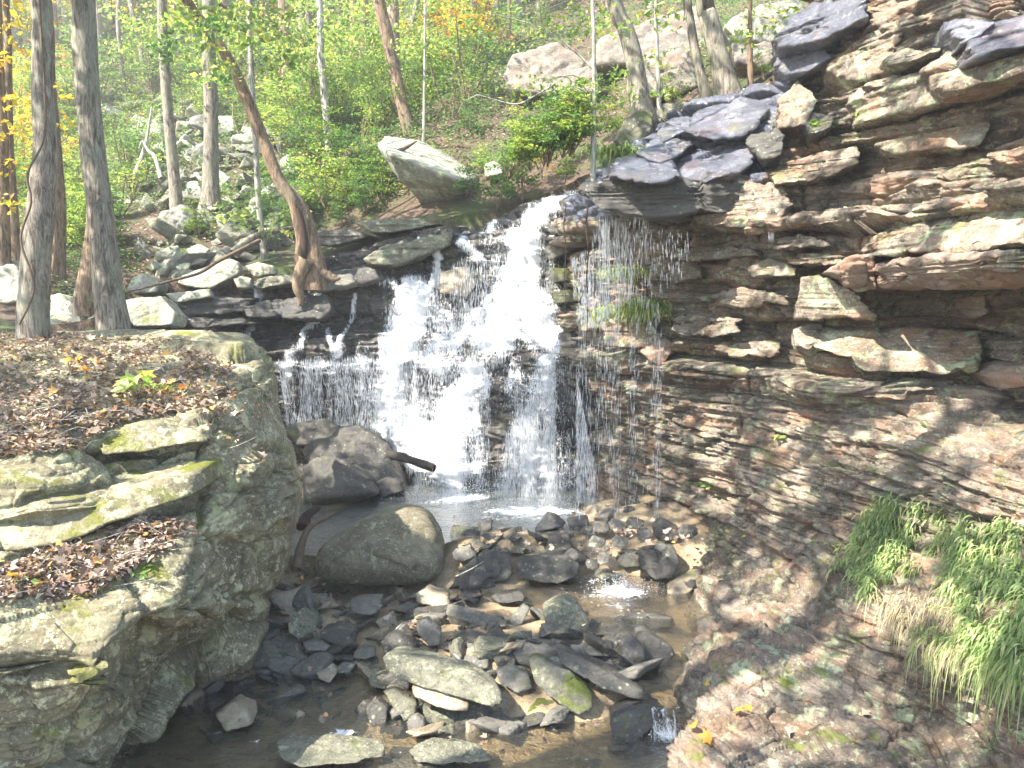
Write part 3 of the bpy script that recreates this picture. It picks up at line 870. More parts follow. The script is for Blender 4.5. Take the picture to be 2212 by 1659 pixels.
for i, (pg, Yb, mt_) in enumerate([([(668, 598), (740, 583), (809, 579), (821, 603), (760, 618), (672, 625)], 12.15, 'dark'), ([(521, 662), (600, 650), (648, 647), (650, 681), (526, 686)], 12.0, 'dark'),
        ([(951, 590), (1005, 574), (1029, 613), (1005, 642), (951, 634)], 12.1, 'tan'), ([(780, 560), (819, 532), (976, 500), (973, 530), (860, 574), (790, 572)], 12.4, 'green'),
        ([(1172, 536), (1255, 498), (1264, 530), (1190, 562)], 11.7, 'grey'), ([(1190, 580), (1262, 576), (1266, 605), (1195, 610)], 11.6, 'mossy'), ([(1190, 630), (1262, 622), (1266, 650), (1200, 655)], 11.5, 'mossy'),
        ([(1210, 724), (1262, 706), (1275, 769), (1225, 778)], 11.0, 'dark'), ([(380, 652), (460, 645), (540, 650), (530, 672), (390, 676)], 12.1, 'dark'), ([(400, 690), (520, 684), (560, 700), (420, 712)], 12.0, 'dark'),
        ([(760, 480), (900, 470), (960, 488), (800, 502)], 13.2, 'green'), ([(640, 505), (760, 498), (800, 512), (700, 530), (650, 525)], 13.3, 'dark'), ([(500, 612), (600, 596), (640, 610), (560, 628)], 12.3, 'green')]):
    a_ = np.array(pg, float); vm = a_[:, 1].max(); yy = Yb + .5 * (vm - a_[:, 1]) * Yb / FP
    fr_ = P(a_[:, 0], a_[:, 1], yy); bk_ = fr_ + np.array([0, .9, .03])
    me = rock_mesh('ledge', np.vstack([fr_, bk_]), M[mt_], 5, 40, .05, .03, 60 + i)
    link('ledge', me, wall)

# ================================================================== stones
def c7(pts): return [(553 + x * .4667, 995 + y * .4667) for x, y in pts]
def c1(pts): return [(x * .4445, y * .4445) for x, y in pts]
def c2(pts): return [(737 + x * .4445, y * .4445) for x, y in pts]
def c3(pts): return [(1474.7 + x * .4445, y * .4445) for x, y in pts]
_sd = [0]


def stone(name, label, cat, poly, Y, mat, thick=.8, lean=.8, sub=4, group=None, parent=None, strat=0., rough=.035, sharp=40, kind=None, bulge=0):
    """a stone from its outline: front face leans back upwards by 'lean', the rest goes back 'thick' of its width"""
    _sd[0] += 1
    a = np.array(poly, float); vmax = a[:, 1].max()
    sc = Y / FP
    wpx = a[:, 0].max() - a[:, 0].min(); hpx = vmax - a[:, 1].min()
    T = thick * min(wpx, 1.6 * hpx) * sc
    yf = Y + lean * (vmax - a[:, 1]) * sc
    front = P(a[:, 0], a[:, 1], yf)
    c = a.mean(0); b = c + (a - c) * .86
    back = P(b[:, 0], b[:, 1], yf + T); 
    k = (yf + T) / yf
    # same real size at the back, a little lower
    fr = P(b[:, 0], b[:, 1], yf); back = fr + np.array([0, 1, 0]) * T - np.array([0, 0, 1]) * T * .12
    pts = np.vstack([front, back])
    if bulge:
        b = c + (a - c) * .62
        pts = np.vstack([pts, P(b[:, 0], b[:, 1], yf - bulge * .6), [P(c[0], c[1], yf.mean() - bulge)]])
    me = rock_mesh(name, pts, M[mat], sub, sharp, rough, strat, _sd[0])
    loc = recentre(me)
    return link(name, me, parent, label, cat, group, kind, loc)


def bedY(poly, z=None):
    a = np.array(poly, float); k = a[:, 1].argmax(); u, v = a[:, 0].mean(), a[k, 1]
    zz = .1 if z is None else z
    for _ in range(4):
        g = G(u, v, zz)
        if z is None: zz = float(bz(np.array([g[0]]), np.array([g[1]]))[0])
    return float(g[1])


SG = 'loose stones in the stream'
def ss(label, pts, mat='grey', thick=.8, lean=.7, z=None, name='stone', cat='rock', sub=4, raise_=0, **k):
    p = c7(pts); stone(name, label, cat, p, bedY(p, z) - raise_, mat, thick, lean, sub, SG, **k)


# boulders round the pool
stone('round_boulder', 'big rounded tan-grey boulder with a pale lichen patch between pool and rubble', 'boulder',
      c7([(215, 480), (240, 400), (330, 330), (420, 285), (560, 228), (690, 205), (800, 235), (865, 300), (900, 400), (908, 500), (860, 590), (700, 628), (450, 628), (280, 600), (200, 560)]),
      7.62, 'round', .75, .45, 5, sharp=12, rough=.022, bulge=.35)
stone('boulder', 'large dark angular boulder at the left foot of the falls', 'boulder', [(645, 975), (690, 945), (740, 930), (785, 925), (830, 955), (868, 1028), (876, 1055), (840, 1068), (800, 1062), (720, 1075)], 10.6, 'dark', .9, .5, 5, rough=.045, sharp=30, bulge=.3)
stone('boulder', 'low dark wedge-shaped boulder in front of the larger dark one by the pool', 'boulder', [(648, 1000), (705, 984), (750, 996), (790, 1030), (822, 1068), (800, 1080), (760, 1086), (650, 1090)], 9.9, 'dark', .7, .5, 5, rough=.04, sharp=30, bulge=.25)
stone('boulder', 'flat-topped grey slab behind the dark boulders at the left end of the falls', 'boulder', [(600, 925), (640, 912), (700, 905), (745, 925), (740, 955), (640, 965)], 11.3, 'dark', .9, .8, 4, rough=.03)
stone('boulder', 'small dark wet rock at the right foot of the dark pool boulder', 'boulder', [(800, 1045), (835, 1030), (868, 1040), (876, 1060), (820, 1078)], 10.2, 'dark', .9, .6, 4)

ss('long pale lichen-edged slab lying diagonally across the middle of the rubble', [(580, 895), (640, 884), (760, 930), (1000, 980), (1140, 1070), (1152, 1140), (1100, 1152), (900, 1090), (650, 1012), (586, 960)], 'green', .45, 1.0, .10, sub=5, raise_=.15, rough=.02)
ss('tan tilted block just below the long pale slab', [(718, 1042), (740, 1028), (790, 1032), (980, 1110), (1000, 1150), (960, 1180), (850, 1150), (722, 1092)], 'tan', .5, .9, .02, raise_=.2)
ss('tall stone with a moss patch leaning right of the long pale slab', [(1255, 915), (1300, 900), (1440, 970), (1560, 1080), (1562, 1150), (1500, 1190), (1400, 1130), (1290, 1030)], 'mossy', .6, .7, .05, sub=5)
ss('long dark plank-like slab sloping down to the little cascade', [(1380, 862), (1450, 880), (1700, 1030), (1840, 1100), (1800, 1122), (1600, 1060), (1400, 935)], 'dark', .5, .8, .08, sub=5, raise_=.1)
ss('wet grey slab lying above the long dark plank-like slab', [(1440, 855), (1500, 845), (1650, 920), (1682, 980), (1640, 1002), (1560, 960)], 'wet_stone', .6, .9, .15)
ss('largest squarish block standing among the rubble, centre right', [(1318, 690), (1420, 633), (1500, 668), (1545, 740), (1540, 812), (1440, 852), (1350, 800)], 'green', .8, .6, .18, sub=5, sharp=34)
ss('black rounded wet rock on the right side of the channel', [(1760, 800), (1800, 785), (1930, 865), (1946, 905), (1880, 972), (1780, 970)], 'dark', .8, .5, .1)
ss('wet bluish and rusty stone against the black rounded rock', [(1690, 840), (1740, 800), (1800, 868), (1806, 920), (1760, 966), (1690, 932)], 'wet_stone', .7, .7, .1, raise_=.12)
ss('small smooth bluish wet stone left of the rusty one', [(1600, 850), (1650, 815), (1684, 840), (1660, 882), (1610, 880)], 'wet_stone', .8, 1, .15)
ss('pale squarish stone at the right end of the long slab', [(1108, 965), (1180, 955), (1262, 985), (1288, 1060), (1210, 1082), (1120, 1030)], 'grey', .8, .8, .12)
ss('upright pale-faced block in the middle of the rubble', [(1150, 855), (1190, 860), (1240, 900), (1238, 952), (1158, 930)], 'tan', .9, .5, .2)
ss('upright grey stone tilted left below the round boulder', [(740, 745), (790, 733), (862, 800), (850, 860), (800, 862), (750, 810)], 'grey', .8, .6, .2)
ss('grey-brown rock sitting just under the right side of the round boulder', [(738, 620), (790, 592), (890, 630), (902, 680), (850, 692), (740, 662)], 'tan', .9, .7, .2)
ss('flat dark stone lying at the edge of the middle channel', [(1085, 630), (1200, 608), (1245, 620), (1240, 652), (1120, 662)], 'dark', 1, 1, .18)
ss('rounded brown rock in the left rubble near the bank boulder', [(288, 792), (370, 770), (460, 790), (462, 850), (400, 866), (300, 830)], 'dark', .9, .6, .15)
ss('low grey-brown stone left of the rounded brown rock', [(212, 842), (300, 832), (350, 860), (320, 886), (230, 882)], 'grey', 1, .9, .12)
ss('flat-topped grey stone in the left rubble', [(448, 892), (490, 865), (545, 870), (552, 905), (500, 922), (450, 916)], 'grey', .9, 1, .1)
ss('thin pale grey flake at the edge of the left pool', [(368, 962), (400, 935), (462, 945), (430, 986), (380, 986)], 'grey', .9, 1, .05)
ss('brown angular stone half in the left shallow pool', [(272, 982), (340, 960), (376, 985), (340, 1036), (290, 1012)], 'tan', .9, .8, .0)
ss('stone with a pale top below the left end of the long slab', [(585, 1068), (640, 1058), (740, 1120), (742, 1180), (690, 1216), (640, 1150)], 'green', .8, .7, .0)
ss('dark rounded stone at the edge of the clear shallow pool', [(508, 1142), (560, 1108), (612, 1150), (602, 1232), (530, 1242)], 'dark', .9, .5, -.03)
ss('round pinkish-grey cobble standing in the tan shallows', [(690, 1205), (740, 1178), (790, 1210), (782, 1280), (700, 1292)], 'grey', .9, .4, -.05, sharp=8)
ss('small tilted stone on the tan shallows right of centre', [(1150, 1172), (1200, 1130), (1262, 1130), (1250, 1166), (1190, 1202)], 'grey', .8, .8, -.03)
ss('small pale stone tucked under the right end of the long slab', [(1168, 1102), (1210, 1080), (1242, 1100), (1220, 1142), (1175, 1142)], 'grey', .9, .6, .02)
ss('low moss-topped stone below the tall leaning one', [(1240, 1182), (1300, 1098), (1400, 1108), (1452, 1170), (1380, 1202), (1260, 1212)], 'mossy', .9, .8, -.02)
ss('large smooth dark-grey rock beside the little cascade', [(1635, 1205), (1740, 1148), (1840, 1118), (1905, 1150), (1862, 1222), (1740, 1322), (1650, 1292)], 'wet_stone', .7, .6, -.05, sub=5)
ss('wet sunken slab below the little cascade', [(1700, 1395), (1780, 1300), (1900, 1278), (1990, 1380), (1960, 1430), (1800, 1430)], 'wet_stone', .8, 1.2, -.1)
ss('long low pale slab at the bottom edge of the clear pool', [(88, 1302), (300, 1292), (600, 1328), (602, 1370), (450, 1402), (200, 1424), (110, 1382)], 'green', .5, 1.4, -.02, sub=5, raise_=.1)
ss('pale flat slab with dead leaves at the bottom centre', [(702, 1342), (800, 1302), (950, 1308), (1060, 1350), (1092, 1392), (1000, 1402), (740, 1398)], 'green', .5, 1.4, -.02, sub=5, raise_=.1)
ss('flat slab at the very bottom of the stream', [(530, 1440), (640, 1402), (820, 1400), (1090, 1405), (1060, 1450), (600, 1470)], 'grey', .6, 1.4, -.02)
ss('flat wet block with a tan top in the middle of the channel', [(1190, 455), (1450, 440), (1502, 480), (1492, 540), (1400, 572), (1220, 552)], 'dark', .9, .5, .2, sub=5, sharp=30)
ss('jagged black rock between the round boulder and the flat wet block', [(895, 592), (960, 500), (1060, 400), (1180, 428), (1192, 540), (1085, 592), (950, 602)], 'dark', .8, .8, .18, sub=5, sharp=30, rough=.07)
ss('bluish tilted slab lying on the jagged black rock', [(985, 545), (1010, 500), (1060, 485), (1082, 530), (1040, 585), (990, 590)], 'wet_stone', .5, .9, .18, raise_=.25)
ss('grey stone against the right side of the round boulder', [(908, 422), (990, 400), (1026, 440), (960, 472), (912, 462)], 'grey', .9, .8, .35)
ss('dark square block right of the splash', [(1768, 418), (1940, 395), (1962, 470), (1930, 542), (1850, 562), (1780, 500)], 'dark', .8, .4, .2, sub=5, sharp=34)
ss('pale-topped dark stone left of the dark square block', [(1665, 470), (1700, 420), (1782, 420), (1792, 492), (1700, 502)], 'dark', .9, .8, .25)
ss('angular dark stone near the foot of the cliff', [(1838, 302), (1880, 262), (1950, 300), (1972, 362), (1900, 382), (1850, 360)], 'dark', .9, .6, .45)
ss('pointed dark rock at the right end of the pool edge', [(1285, 328), (1350, 243), (1390, 250), (1440, 290), (1420, 312), (1320, 332)], 'wet_stone', .9, .6, .42)
ss('dark stone under the pointed rock at the pool edge', [(1350, 352), (1450, 340), (1472, 400), (1400, 432), (1350, 402)], 'dark', .9, .6, .32)
ss('small pale upright block on the pile under the drips', [(1578, 202), (1622, 195), (1618, 238), (1574, 238)], 'tan', .9, .4, .5)
ss('wet glinting block at the pool outlet', [(1438, 272), (1540, 258), (1544, 300), (1450, 312)], 'wet_stone', .9, .6, .45)
ss('pale flat stone under the front of the round boulder', [(440, 642), (580, 635), (586, 680), (530, 722), (430, 702)], 'grey', .9, 1, .2)
ss('greenish angular stone beside the bank boulder', [(138, 742), (200, 693), (272, 740), (272, 792), (200, 832), (150, 800)], 'green', .9, .5, .2)
ss('broad brown stone left of the long slab', [(578, 842), (620, 808), (720, 820), (742, 870), (640, 902), (590, 892)], 'dark', .9, .8, .18)
ss('flat black rock breaking the water of the right channel', [(1650, 745), (1720, 712), (1820, 730), (1930, 722), (1946, 770), (1800, 788), (1690, 772)], 'dark', .6, 1.2, .12)
ss('wedge-shaped grey slab above the long pale slab', [(955, 852), (1130, 822), (1162, 860), (1080, 882), (980, 872)], 'grey', .9, 1.0, .22)
ss('small grey block above the upper end of the long slab', [(952, 932), (1000, 908), (1082, 920), (1080, 962), (970, 972)], 'grey', .9, 1.0, .2)
ss('bluish block beneath the upper end of the long slab', [(618, 1042), (660, 1008), (712, 1040), (700, 1072), (640, 1082)], 'wet_stone', .9, .6, .05)
ss('wide greenish rock at the rim of the left shallow pool', [(518, 1012), (600, 988), (642, 1020), (600, 1062), (530, 1052)], 'green', .9, .9, .03)
ss('narrow stone leaning against the largest squarish block', [(1168, 742), (1240, 668), (1272, 680), (1232, 762), (1190, 772)], 'grey', .7, .8, .2)
ss('flat tan slab slanting into the channel at the foot of the cliff', [(1900, 612), (2000, 530), (2072, 498), (2062, 560), (2000, 622), (1930, 642)], 'tan', .8, 1.4, .15)
ss('smallest dark cobble at the edge of the clear pool', [(455, 1152), (490, 1118), (532, 1130), (512, 1182), (470, 1192)], 'dark', .9, .6, -.03)
ss('black low stone beside the pinkish cobble', [(595, 1242), (660, 1213), (692, 1240), (660, 1272), (600, 1268)], 'dark', .9, .6, -.05)
ss('dark rock half hidden in the shade under the bank boulder', [(70, 960), (20, 870), (-60, 830), (-80, 900), (-30, 960)], 'dark', .9, .6, .05)
ss('reddish stone in the dark hollow under the bank boulder', [(-200, 1180), (-120, 1120), (-40, 1160), (-20, 1230), (-140, 1260)], 'tan', .9, .6, 0)
stone('boulder', 'dark ledge block wedged under the bare roots of the leaning tree', 'boulder', [(600, 652), (640, 640), (706, 632), (716, 668), (690, 690), (606, 688)], 11.75, 'dark', .8, .5, 5, rough=.06)
stone('boulder', 'pale-topped ledge stone right of the bare roots of the leaning tree', 'boulder', [(664, 612), (700, 596), (760, 590), (770, 612), (700, 628), (668, 632)], 11.85, 'grey', .8, .7, 4, rough=.05)
# pool rim stones
rim = [(870, 322, 50, 34), (935, 330, 60, 36), (1000, 335, 70, 40), (1075, 352, 60, 36), (1135, 365, 62, 38), (1200, 362, 60, 36), (1260, 375, 70, 40), (1320, 385, 60, 44), (1500, 215, 50, 40), (1540, 330, 70, 44), (1600, 310, 80, 50),
       (1680, 300, 80, 54), (1750, 290, 80, 56), (1660, 235, 70, 40), (1730, 230, 60, 36), (1800, 340, 70, 50), (1580, 380, 80, 52), (1690, 380, 80, 50), (1610, 455, 60, 50), (1460, 440, 70, 60), (2000, 330, 80, 60), (1880, 400, 60, 40), (1560, 480, 60, 46), (1620, 530, 70, 50), (1500, 560, 60, 40)]
for i, (x, y, w_, h_) in enumerate(rim):
    r = random.Random(i); m = 8
    pts = [(x + w_ * .6 * math.cos(a) * r.uniform(.75, 1.1), y + h_ * .6 * math.sin(a) * r.uniform(.7, 1.1)) for a in [2 * math.pi * (k + r.random() * .6) / m for k in range(m)]]
    p = c7(pts)
    stone('rim_stone', 'small broken dark stone in the row damming the pool and under the drips', 'rock', p, bedY(p), r.choice(['dark', 'grey', 'dark', 'wet_stone']), .7, .7, 4, 'broken stones along the pool rim', sharp=70, rough=.06)

# rubble: copies of twelve broken stones
protos = []
for i in range(12):
    r = np.random.default_rng(200 + i)
    pts = r.uniform(-1, 1, (9, 3)); pts /= np.abs(pts).max(1)[:, None]; pts *= np.array([r.uniform(.8, 1.3), r.uniform(.55, .9), r.uniform(.2, .45)])
    me = rock_mesh('rubble_stone', pts * .5, M['grey'], 4, 60, .045, 0, i + 300)
    me.materials.clear(); me.materials.append(M[['grey', 'dark', 'green', 'grey', 'dark', 'tan'][i % 6]])
    protos.append(me)
rr = random.Random(5)
areas = [([(540, 1420), (640, 1440), (760, 1470), (800, 1560), (700, 1580), (560, 1560), (480, 1600), (330, 1560), (400, 1480)], 40, (.05, .2)),
         ([(1280, 1540), (1420, 1560), (1440, 1659), (1280, 1659)], 5, (.05, .12)),
         ([(600, 1300), (1010, 1275), (1290, 1330), (1420, 1440), (1280, 1520), (1150, 1540), (930, 1560), (830, 1450), (600, 1440), (575, 1380)], 200, (.05, .24)),
         ([(560, 1320), (700, 1300), (800, 1380), (760, 1450), (590, 1460)], 34, (.05, .16)),
         ([(980, 1150), (1250, 1160), (1500, 1120), (1520, 1200), (1350, 1250), (1100, 1250), (985, 1200)], 46, (.07, .2)),
         ([(580, 1260), (680, 1230), (720, 1300), (900, 1290), (880, 1340), (700, 1400), (570, 1400)], 34, (.06, .2)),
         ([(590, 1590), (800, 1620), (1080, 1640), (1050, 1659), (580, 1659)], 14, (.05, .13))]
for poly, n, (a, b) in areas:
    k = 0; t = 0
    xs_, ys_ = [q[0] for q in poly], [q[1] for q in poly]
    while k < n and t < n * 20:
        t += 1
        u, v = rr.uniform(min(xs_), max(xs_)), rr.uniform(min(ys_), max(ys_))
        if not inpoly(np.array([u]), np.array([v]), poly)[0]: continue
        z = .15
        for _ in range(3):
            g = G(u, v, z); z = float(bz(np.array([g[0]]), np.array([g[1]]))[0])
        s = a + (b - a) * rr.random() ** 2.2
        o = link('rubble_stone', protos[rr.randrange(12)], None, 'small broken stone lying loose in the rubble bar of the stream', 'stone', 'small broken stones of the rubble bar', None, (g[0], g[1], z + s * .12))
        s *= 2.0
        o.scale = (s * rr.uniform(.8, 1.2), s * rr.uniform(.8, 1.2), s * rr.uniform(.7, 1.2))
        o.rotation_euler = (rr.gauss(0, .35), rr.gauss(0, .35), rr.uniform(0, 6.3)); k += 1

# ---- hillside boulders
TG = 'pale boulders on the hillside'
def hs(label, pts, mat='pale', thick=.8, lean=.5, Y=None, sub=4, raise_=0, **k):
    p = c1(pts) if k.pop('c', 1) == 1 else c2(pts)
    a = np.array(p)
    if Y is None: Y = float(hillhit(a[:, 0].mean(), a[:, 1].max() - 3)[1])
    stone('boulder', label, 'boulder', p, Y - raise_, mat, thick, lean, sub, TG, **k)


hs('long pale slab tilted up to the right left of the leaning tree', [(850, 1375), (870, 1340), (1130, 1248), (1172, 1280), (1160, 1332), (1020, 1402), (900, 1392)], Y=12.5, thick=.5, sub=5, sharp=26)
hs('greenish-white rounded rock behind the trunk, left of the tilted slab', [(608, 1402), (640, 1340), (700, 1323), (782, 1362), (760, 1422), (640, 1432)], Y=12.4)
hs('broad flat boulder with leaves on top at the right of the striped trunk', [(600, 1460), (780, 1433), (852, 1522), (832, 1582), (650, 1592), (600, 1540)], Y=10.5, sub=5)
hs('grey lichen boulder above the tilted slab', [(738, 1312), (800, 1258), (892, 1253), (902, 1322), (800, 1352)], Y=13.2)
hs('thin flat slab lying under the tilted one', [(800, 1425), (1020, 1402), (1028, 1440), (850, 1472)], Y=12.0, thick=.8)
hs('low flat rock between the tilted slab and the leaning tree', [(1188, 1292), (1250, 1273), (1332, 1290), (1338, 1332), (1230, 1347)], Y=12.8)
hs('sunlit rounded rock just above the fallen branch', [(898, 1212), (960, 1183), (1022, 1210), (992, 1247), (920, 1242)])
hs('greenish rock right of the big grey trunk, above the branch', [(1083, 1127), (1130, 1088), (1182, 1120), (1150, 1162)])
hs('pale rock leaning on the right foot of the big grey trunk', [(1078, 960), (1100, 950), (1152, 1000), (1130, 1022), (1085, 992)])
hs('largest pale boulder of the talus between two grey trunks', [(868, 735), (960, 698), (1062, 730), (1062, 802), (920, 804)], sub=5)
hs('white-sided rock left of the largest talus boulder', [(738, 702), (790, 688), (802, 760), (750, 772)])
hs('long greenish boulder right of the striped trunk', [(518, 925), (560, 903), (702, 960), (690, 1002), (560, 992)])
hs('tilted pale block high up left of the forked dead stem', [(598, 642), (700, 578), (682, 680), (640, 692)])
hs('tall tan rock at the left foot of the big grey trunk', [(898, 882), (960, 878), (992, 960), (930, 1002), (900, 950)])
hs('pale upright rock behind the leaning brown trunk', [(1058, 562), (1130, 558), (1142, 640), (1080, 662)])
hs('squarish talus rock below the left grey trunk', [(818, 1132), (890, 1118), (892, 1170), (830, 1177)])
hs('pale rock left of the foot of the left grey trunk', [(778, 1042), (850, 1028), (882, 1090), (800, 1092)])
hs('pale boulder at the left edge behind the dark curved trunk', [(-80, 1260), (0, 1238), (62, 1260), (52, 1330), (-60, 1352)], Y=11)
hs('large pale boulder under the yellow leaves at the left edge', [(-60, 1300), (60, 1278), (112, 1340), (132, 1462), (-40, 1482)], Y=10.2, sub=5)
hs('white-green boulder between the curved and the striped trunks', [(205, 1445), (290, 1418), (422, 1540), (380, 1582), (200, 1542)], Y=9.6, sub=5)
hs('pale lichen rock at the left foot of the striped trunk', [(368, 1592), (440, 1528), (522, 1540), (522, 1622), (400, 1642)], Y=8.9)
hs('pale low rock behind the leaf litter of the bank boulder', [(120, 1560), (220, 1540), (330, 1590), (320, 1640), (130, 1640)], Y=8.9)
hs('sunlit little rock on the crest of the left ledge', [(1130, 1352), (1170, 1340), (1222, 1352), (1215, 1400), (1150, 1400)], Y=12.0)
hs('small pale rock at the edge of the left ledge', [(1040, 1235), (1080, 1225), (1100, 1250), (1060, 1265)])
# the perched boulder
a = [(812, 312, 15.0), (830, 296, 15.8), (900, 300, 17.0), (1004, 345, 17.0), (1046, 374, 16.2), (836, 328, 13.9), (1000, 392, 13.6), (858, 388, 14.3), (900, 430, 14.9), (930, 458, 15.3), (985, 466, 15.3), (1005, 448, 14.8), (832, 350, 14.6), (1036, 404, 15.4), (960, 464, 16.0)]
me = rock_mesh('perched_boulder', np.array([P(*q) for q in a]), M['pale'], 6, 50, .018, 0, 77)
loc = recentre(me)
link('perched_boulder', me, None, 'big pale wedge boulder with a sunlit flat top perched above the falls', 'boulder', None, None, loc)
hs('small sunlit boulder touching the right end of the perched wedge', [(692, 800), (740, 780), (790, 800), (785, 850), (700, 860)], c=2, Y=14.6)
# outcrops above the falls, right
OG = 'rock outcrops in the wood above the falls'
def oc(label, pts, Y, mat='outcrop', c=c2, thick=.7, lean=.3, sub=5, **k):
    stone('outcrop', label, 'outcrop', c(pts), Y, mat, thick, lean, sub, OG, sharp=30, rough=.045, **k)
oc('grey fractured outcrop block with a jutting left nose', [(775, 365), (825, 245), (1050, 200), (1200, 290), (1150, 482), (830, 442)], 17.5)
oc('long tan sloping outcrop running up to the right behind the trunks', [(1180, 330), (1250, 180), (1450, 100), (1700, 30), (1800, 0), (1800, 250), (1450, 310)], 17.0, thick=.4)
oc('low outcrop with a rusty flat face half hidden by bushes', [(920, 590), (1080, 530), (1210, 545), (1200, 680), (1010, 645)], 15.5)
oc('pale fractured rock under the long tan outcrop', [(1150, 330), (1240, 300), (1260, 470), (1150, 490), (1060, 470)], 16.4)
oc('shaded outcrop behind the twin trunks', [(1400, 280), (1700, 230), (1750, 420), (1520, 480), (1400, 400)], 13.8)
oc('bright creamy boulder behind the slender sapling at upper right', [(190, 110), (300, 40), (560, -30), (620, 60), (560, 120), (430, 215), (260, 190)], 12.5, 'pale', c3)
oc('brown shaded rock under the bright creamy boulder', [(230, 200), (430, 200), (480, 290), (380, 330), (260, 300)], 12.0, 'outcrop', c3)
oc('mossy rock beside the right trunk on the rim', [(1500, 560), (1530, 500), (1700, 490), (1800, 520), (1760, 600), (1560, 610)], 10.5, 'green', c2)
oc('mossy hummock at the foot of the tree on the rim', [(1320, 680), (1390, 560), (1440, 530), (1530, 540), (1500, 660), (1400, 720)], 10.2, 'mossy', c2)

# ---- ledges standing proud of the cliff: parts of it
def ledge(pts, prot, mat='cliff_block', c=c3, hang=.25, thick=.5, sub=5, strat=.035, name='ledge', label=None, rough=.045, Y=None):
    _sd[0] += 1
    a = np.array(c(pts), float)
    vmin, vmax = a[:, 1].min(), a[:, 1].max()
    base = CLIFF(a[:, 0] / 500, a[:, 1] / 500) if Y is None else np.full(len(a), Y) 
    if Y is None:
        A = np.c_[a, np.ones(len(a))]; co = np.linalg.lstsq(A, base, rcond=None)[0]; base = A @ co
    h = (vmax - a[:, 1]) / (vmax - vmin)
    yf = base - prot + hang * (1 - 2 * np.abs(h - .4)) * 0 + hang * h
    front = P(a[:, 0], a[:, 1], yf)
    back = front + np.array([.25, .85, 0]) * (thick + prot)
    cc = back.mean(0); back = cc + (back - cc) * .95
    me = rock_mesh(name, np.vstack([front, back]), M[mat], sub, 60, rough, strat, _sd[0])
    return link(name, me, cliff, label)


ledge([(450, 170), (560, 80), (640, -10), (900, -10), (910, 70), (700, 185), (600, 215), (470, 230)], .55, 'wet_slab_sky_tint', hang=.5)
ledge([(460, 290), (490, 240), (640, 220), (740, 270), (600, 350), (520, 362), (460, 335)], .3, 'wet_slab_sky_tint')
ledge([(740, 270), (880, 180), (1000, 150), (1070, 70), (1050, 200), (980, 260), (1000, 340), (850, 400), (720, 350)], .15, 'cliff_block')
ledge([(880, -20), (1300, -20), (1280, 60), (1180, 130), (1060, 140), (1000, 150), (900, 90)], .05, 'cliff')
ledge([(1270, 100), (1340, 85), (1450, 90), (1530, 112), (1480, 130), (1370, 212), (1300, 160)], .45, 'wet_slab_sky_tint')
ledge([(1380, 262), (1450, 130), (1560, 80), (1760, 50), (1760, 200), (1400, 292)], .55, 'wet_slab_sky_tint', hang=.45)
ledge([(1185, 340), (1230, 280), (1330, 212), (1430, 292), (1760, 270), (1760, 330), (1300, 450), (1200, 412)], .45, 'cliff_block', hang=.3)
ledge([(800, 470), (880, 400), (1040, 370), (1190, 330), (1190, 450), (1300, 480), (1050, 560), (840, 600)], .25, 'cliff_block', hang=.1)
ledge([(975, 290), (1060, 240), (1270, 230), (1260, 250), (1100, 300), (990, 310)], .35, 'cliff_block')
ledge([(880, 640), (1300, 510), (1500, 600), (1450, 700), (1000, 745)], .12, 'cliff_block', hang=.5, strat=.05)
ledge([(470, 480), (560, 380), (660, 490), (600, 600), (460, 622)], .35, 'cliff_block', hang=.2)
ledge([(578, 600), (640, 540), (740, 560), (722, 622), (620, 662)], .5, 'dark')
ledge([(308, 700), (330, 655), (460, 618), (502, 650), (480, 752), (400, 772)], .55, 'dark', hang=.3)
ledge([(0, 640), (40, 550), (200, 440), (410, 398), (402, 560), (300, 642), (80, 672)], .42, 'wet_slab_sky_tint', hang=.9, rough=.05)
ledge([(-130, 760), (0, 715), (100, 690), (300, 648), (362, 752), (250, 850), (80, 880), (0, 862), (-60, 830)], .5, 'wet_slab_sky_tint', hang=.9, rough=.05)
ledge([(-390, 860), (-320, 770), (-200, 740), (-60, 760), (0, 860), (-80, 885), (-300, 885)], .0, 'wet_slab_sky_tint', Y=7.95, hang=1.0, thick=1.6)
ledge([(-250, 750), (-150, 680), (-40, 660), (60, 690), (0, 740), (-120, 790)], .0, 'wet_slab_sky_tint', Y=8.55, hang=.8, thick=1.2)
ledge([(-200, 680), (-110, 620), (0, 560), (60, 560), (20, 640), (-100, 690)], .0, 'wet_slab_sky_tint', Y=9.2, hang=.6, thick=1.0)
# the lip the drips fall from
ledge([(-530, 890), (-480, 865), (-380, 860), (-200, 870), (100, 880), (400, 880), (380, 960), (150, 1010), (-40, 1040), (-240, 1030), (-420, 1000), (-520, 925)], 0, 'dark', Y=8.2, hang=.1, thick=2.0, strat=.06, rough=.05, sub=6)
ledge([(0, 900), (300, 860), (500, 900), (560, 1000), (480, 1090), (200, 1110), (40, 1080)], .35, 'cliff', strat=.06, rough=.05, sub=6)
ledge([(410, 850), (560, 770), (850, 700), (880, 790), (640, 880), (450, 900)], .35, 'cliff', strat=.05, rough=.05, sub=6)
ledge([(915, 1150), (1080, 1060), (1250, 1000), (1760, 890), (1760, 1190), (1400, 1200), (1300, 1232), (940, 1242)], .4, 'cliff_block', hang=.5, strat=.05, sub=6)
ledge([(940, 1290), (1010, 1262), (1400, 1222), (1760, 1215), (1760, 1395), (1500, 1372), (1120, 1400), (960, 1400)], .75, 'cliff_red', hang=.12, sub=6)
ledge([(690, 1322), (800, 1250), (935, 1225), (950, 1400), (850, 1418), (785, 1372)], .45, 'cliff_red', hang=.25)
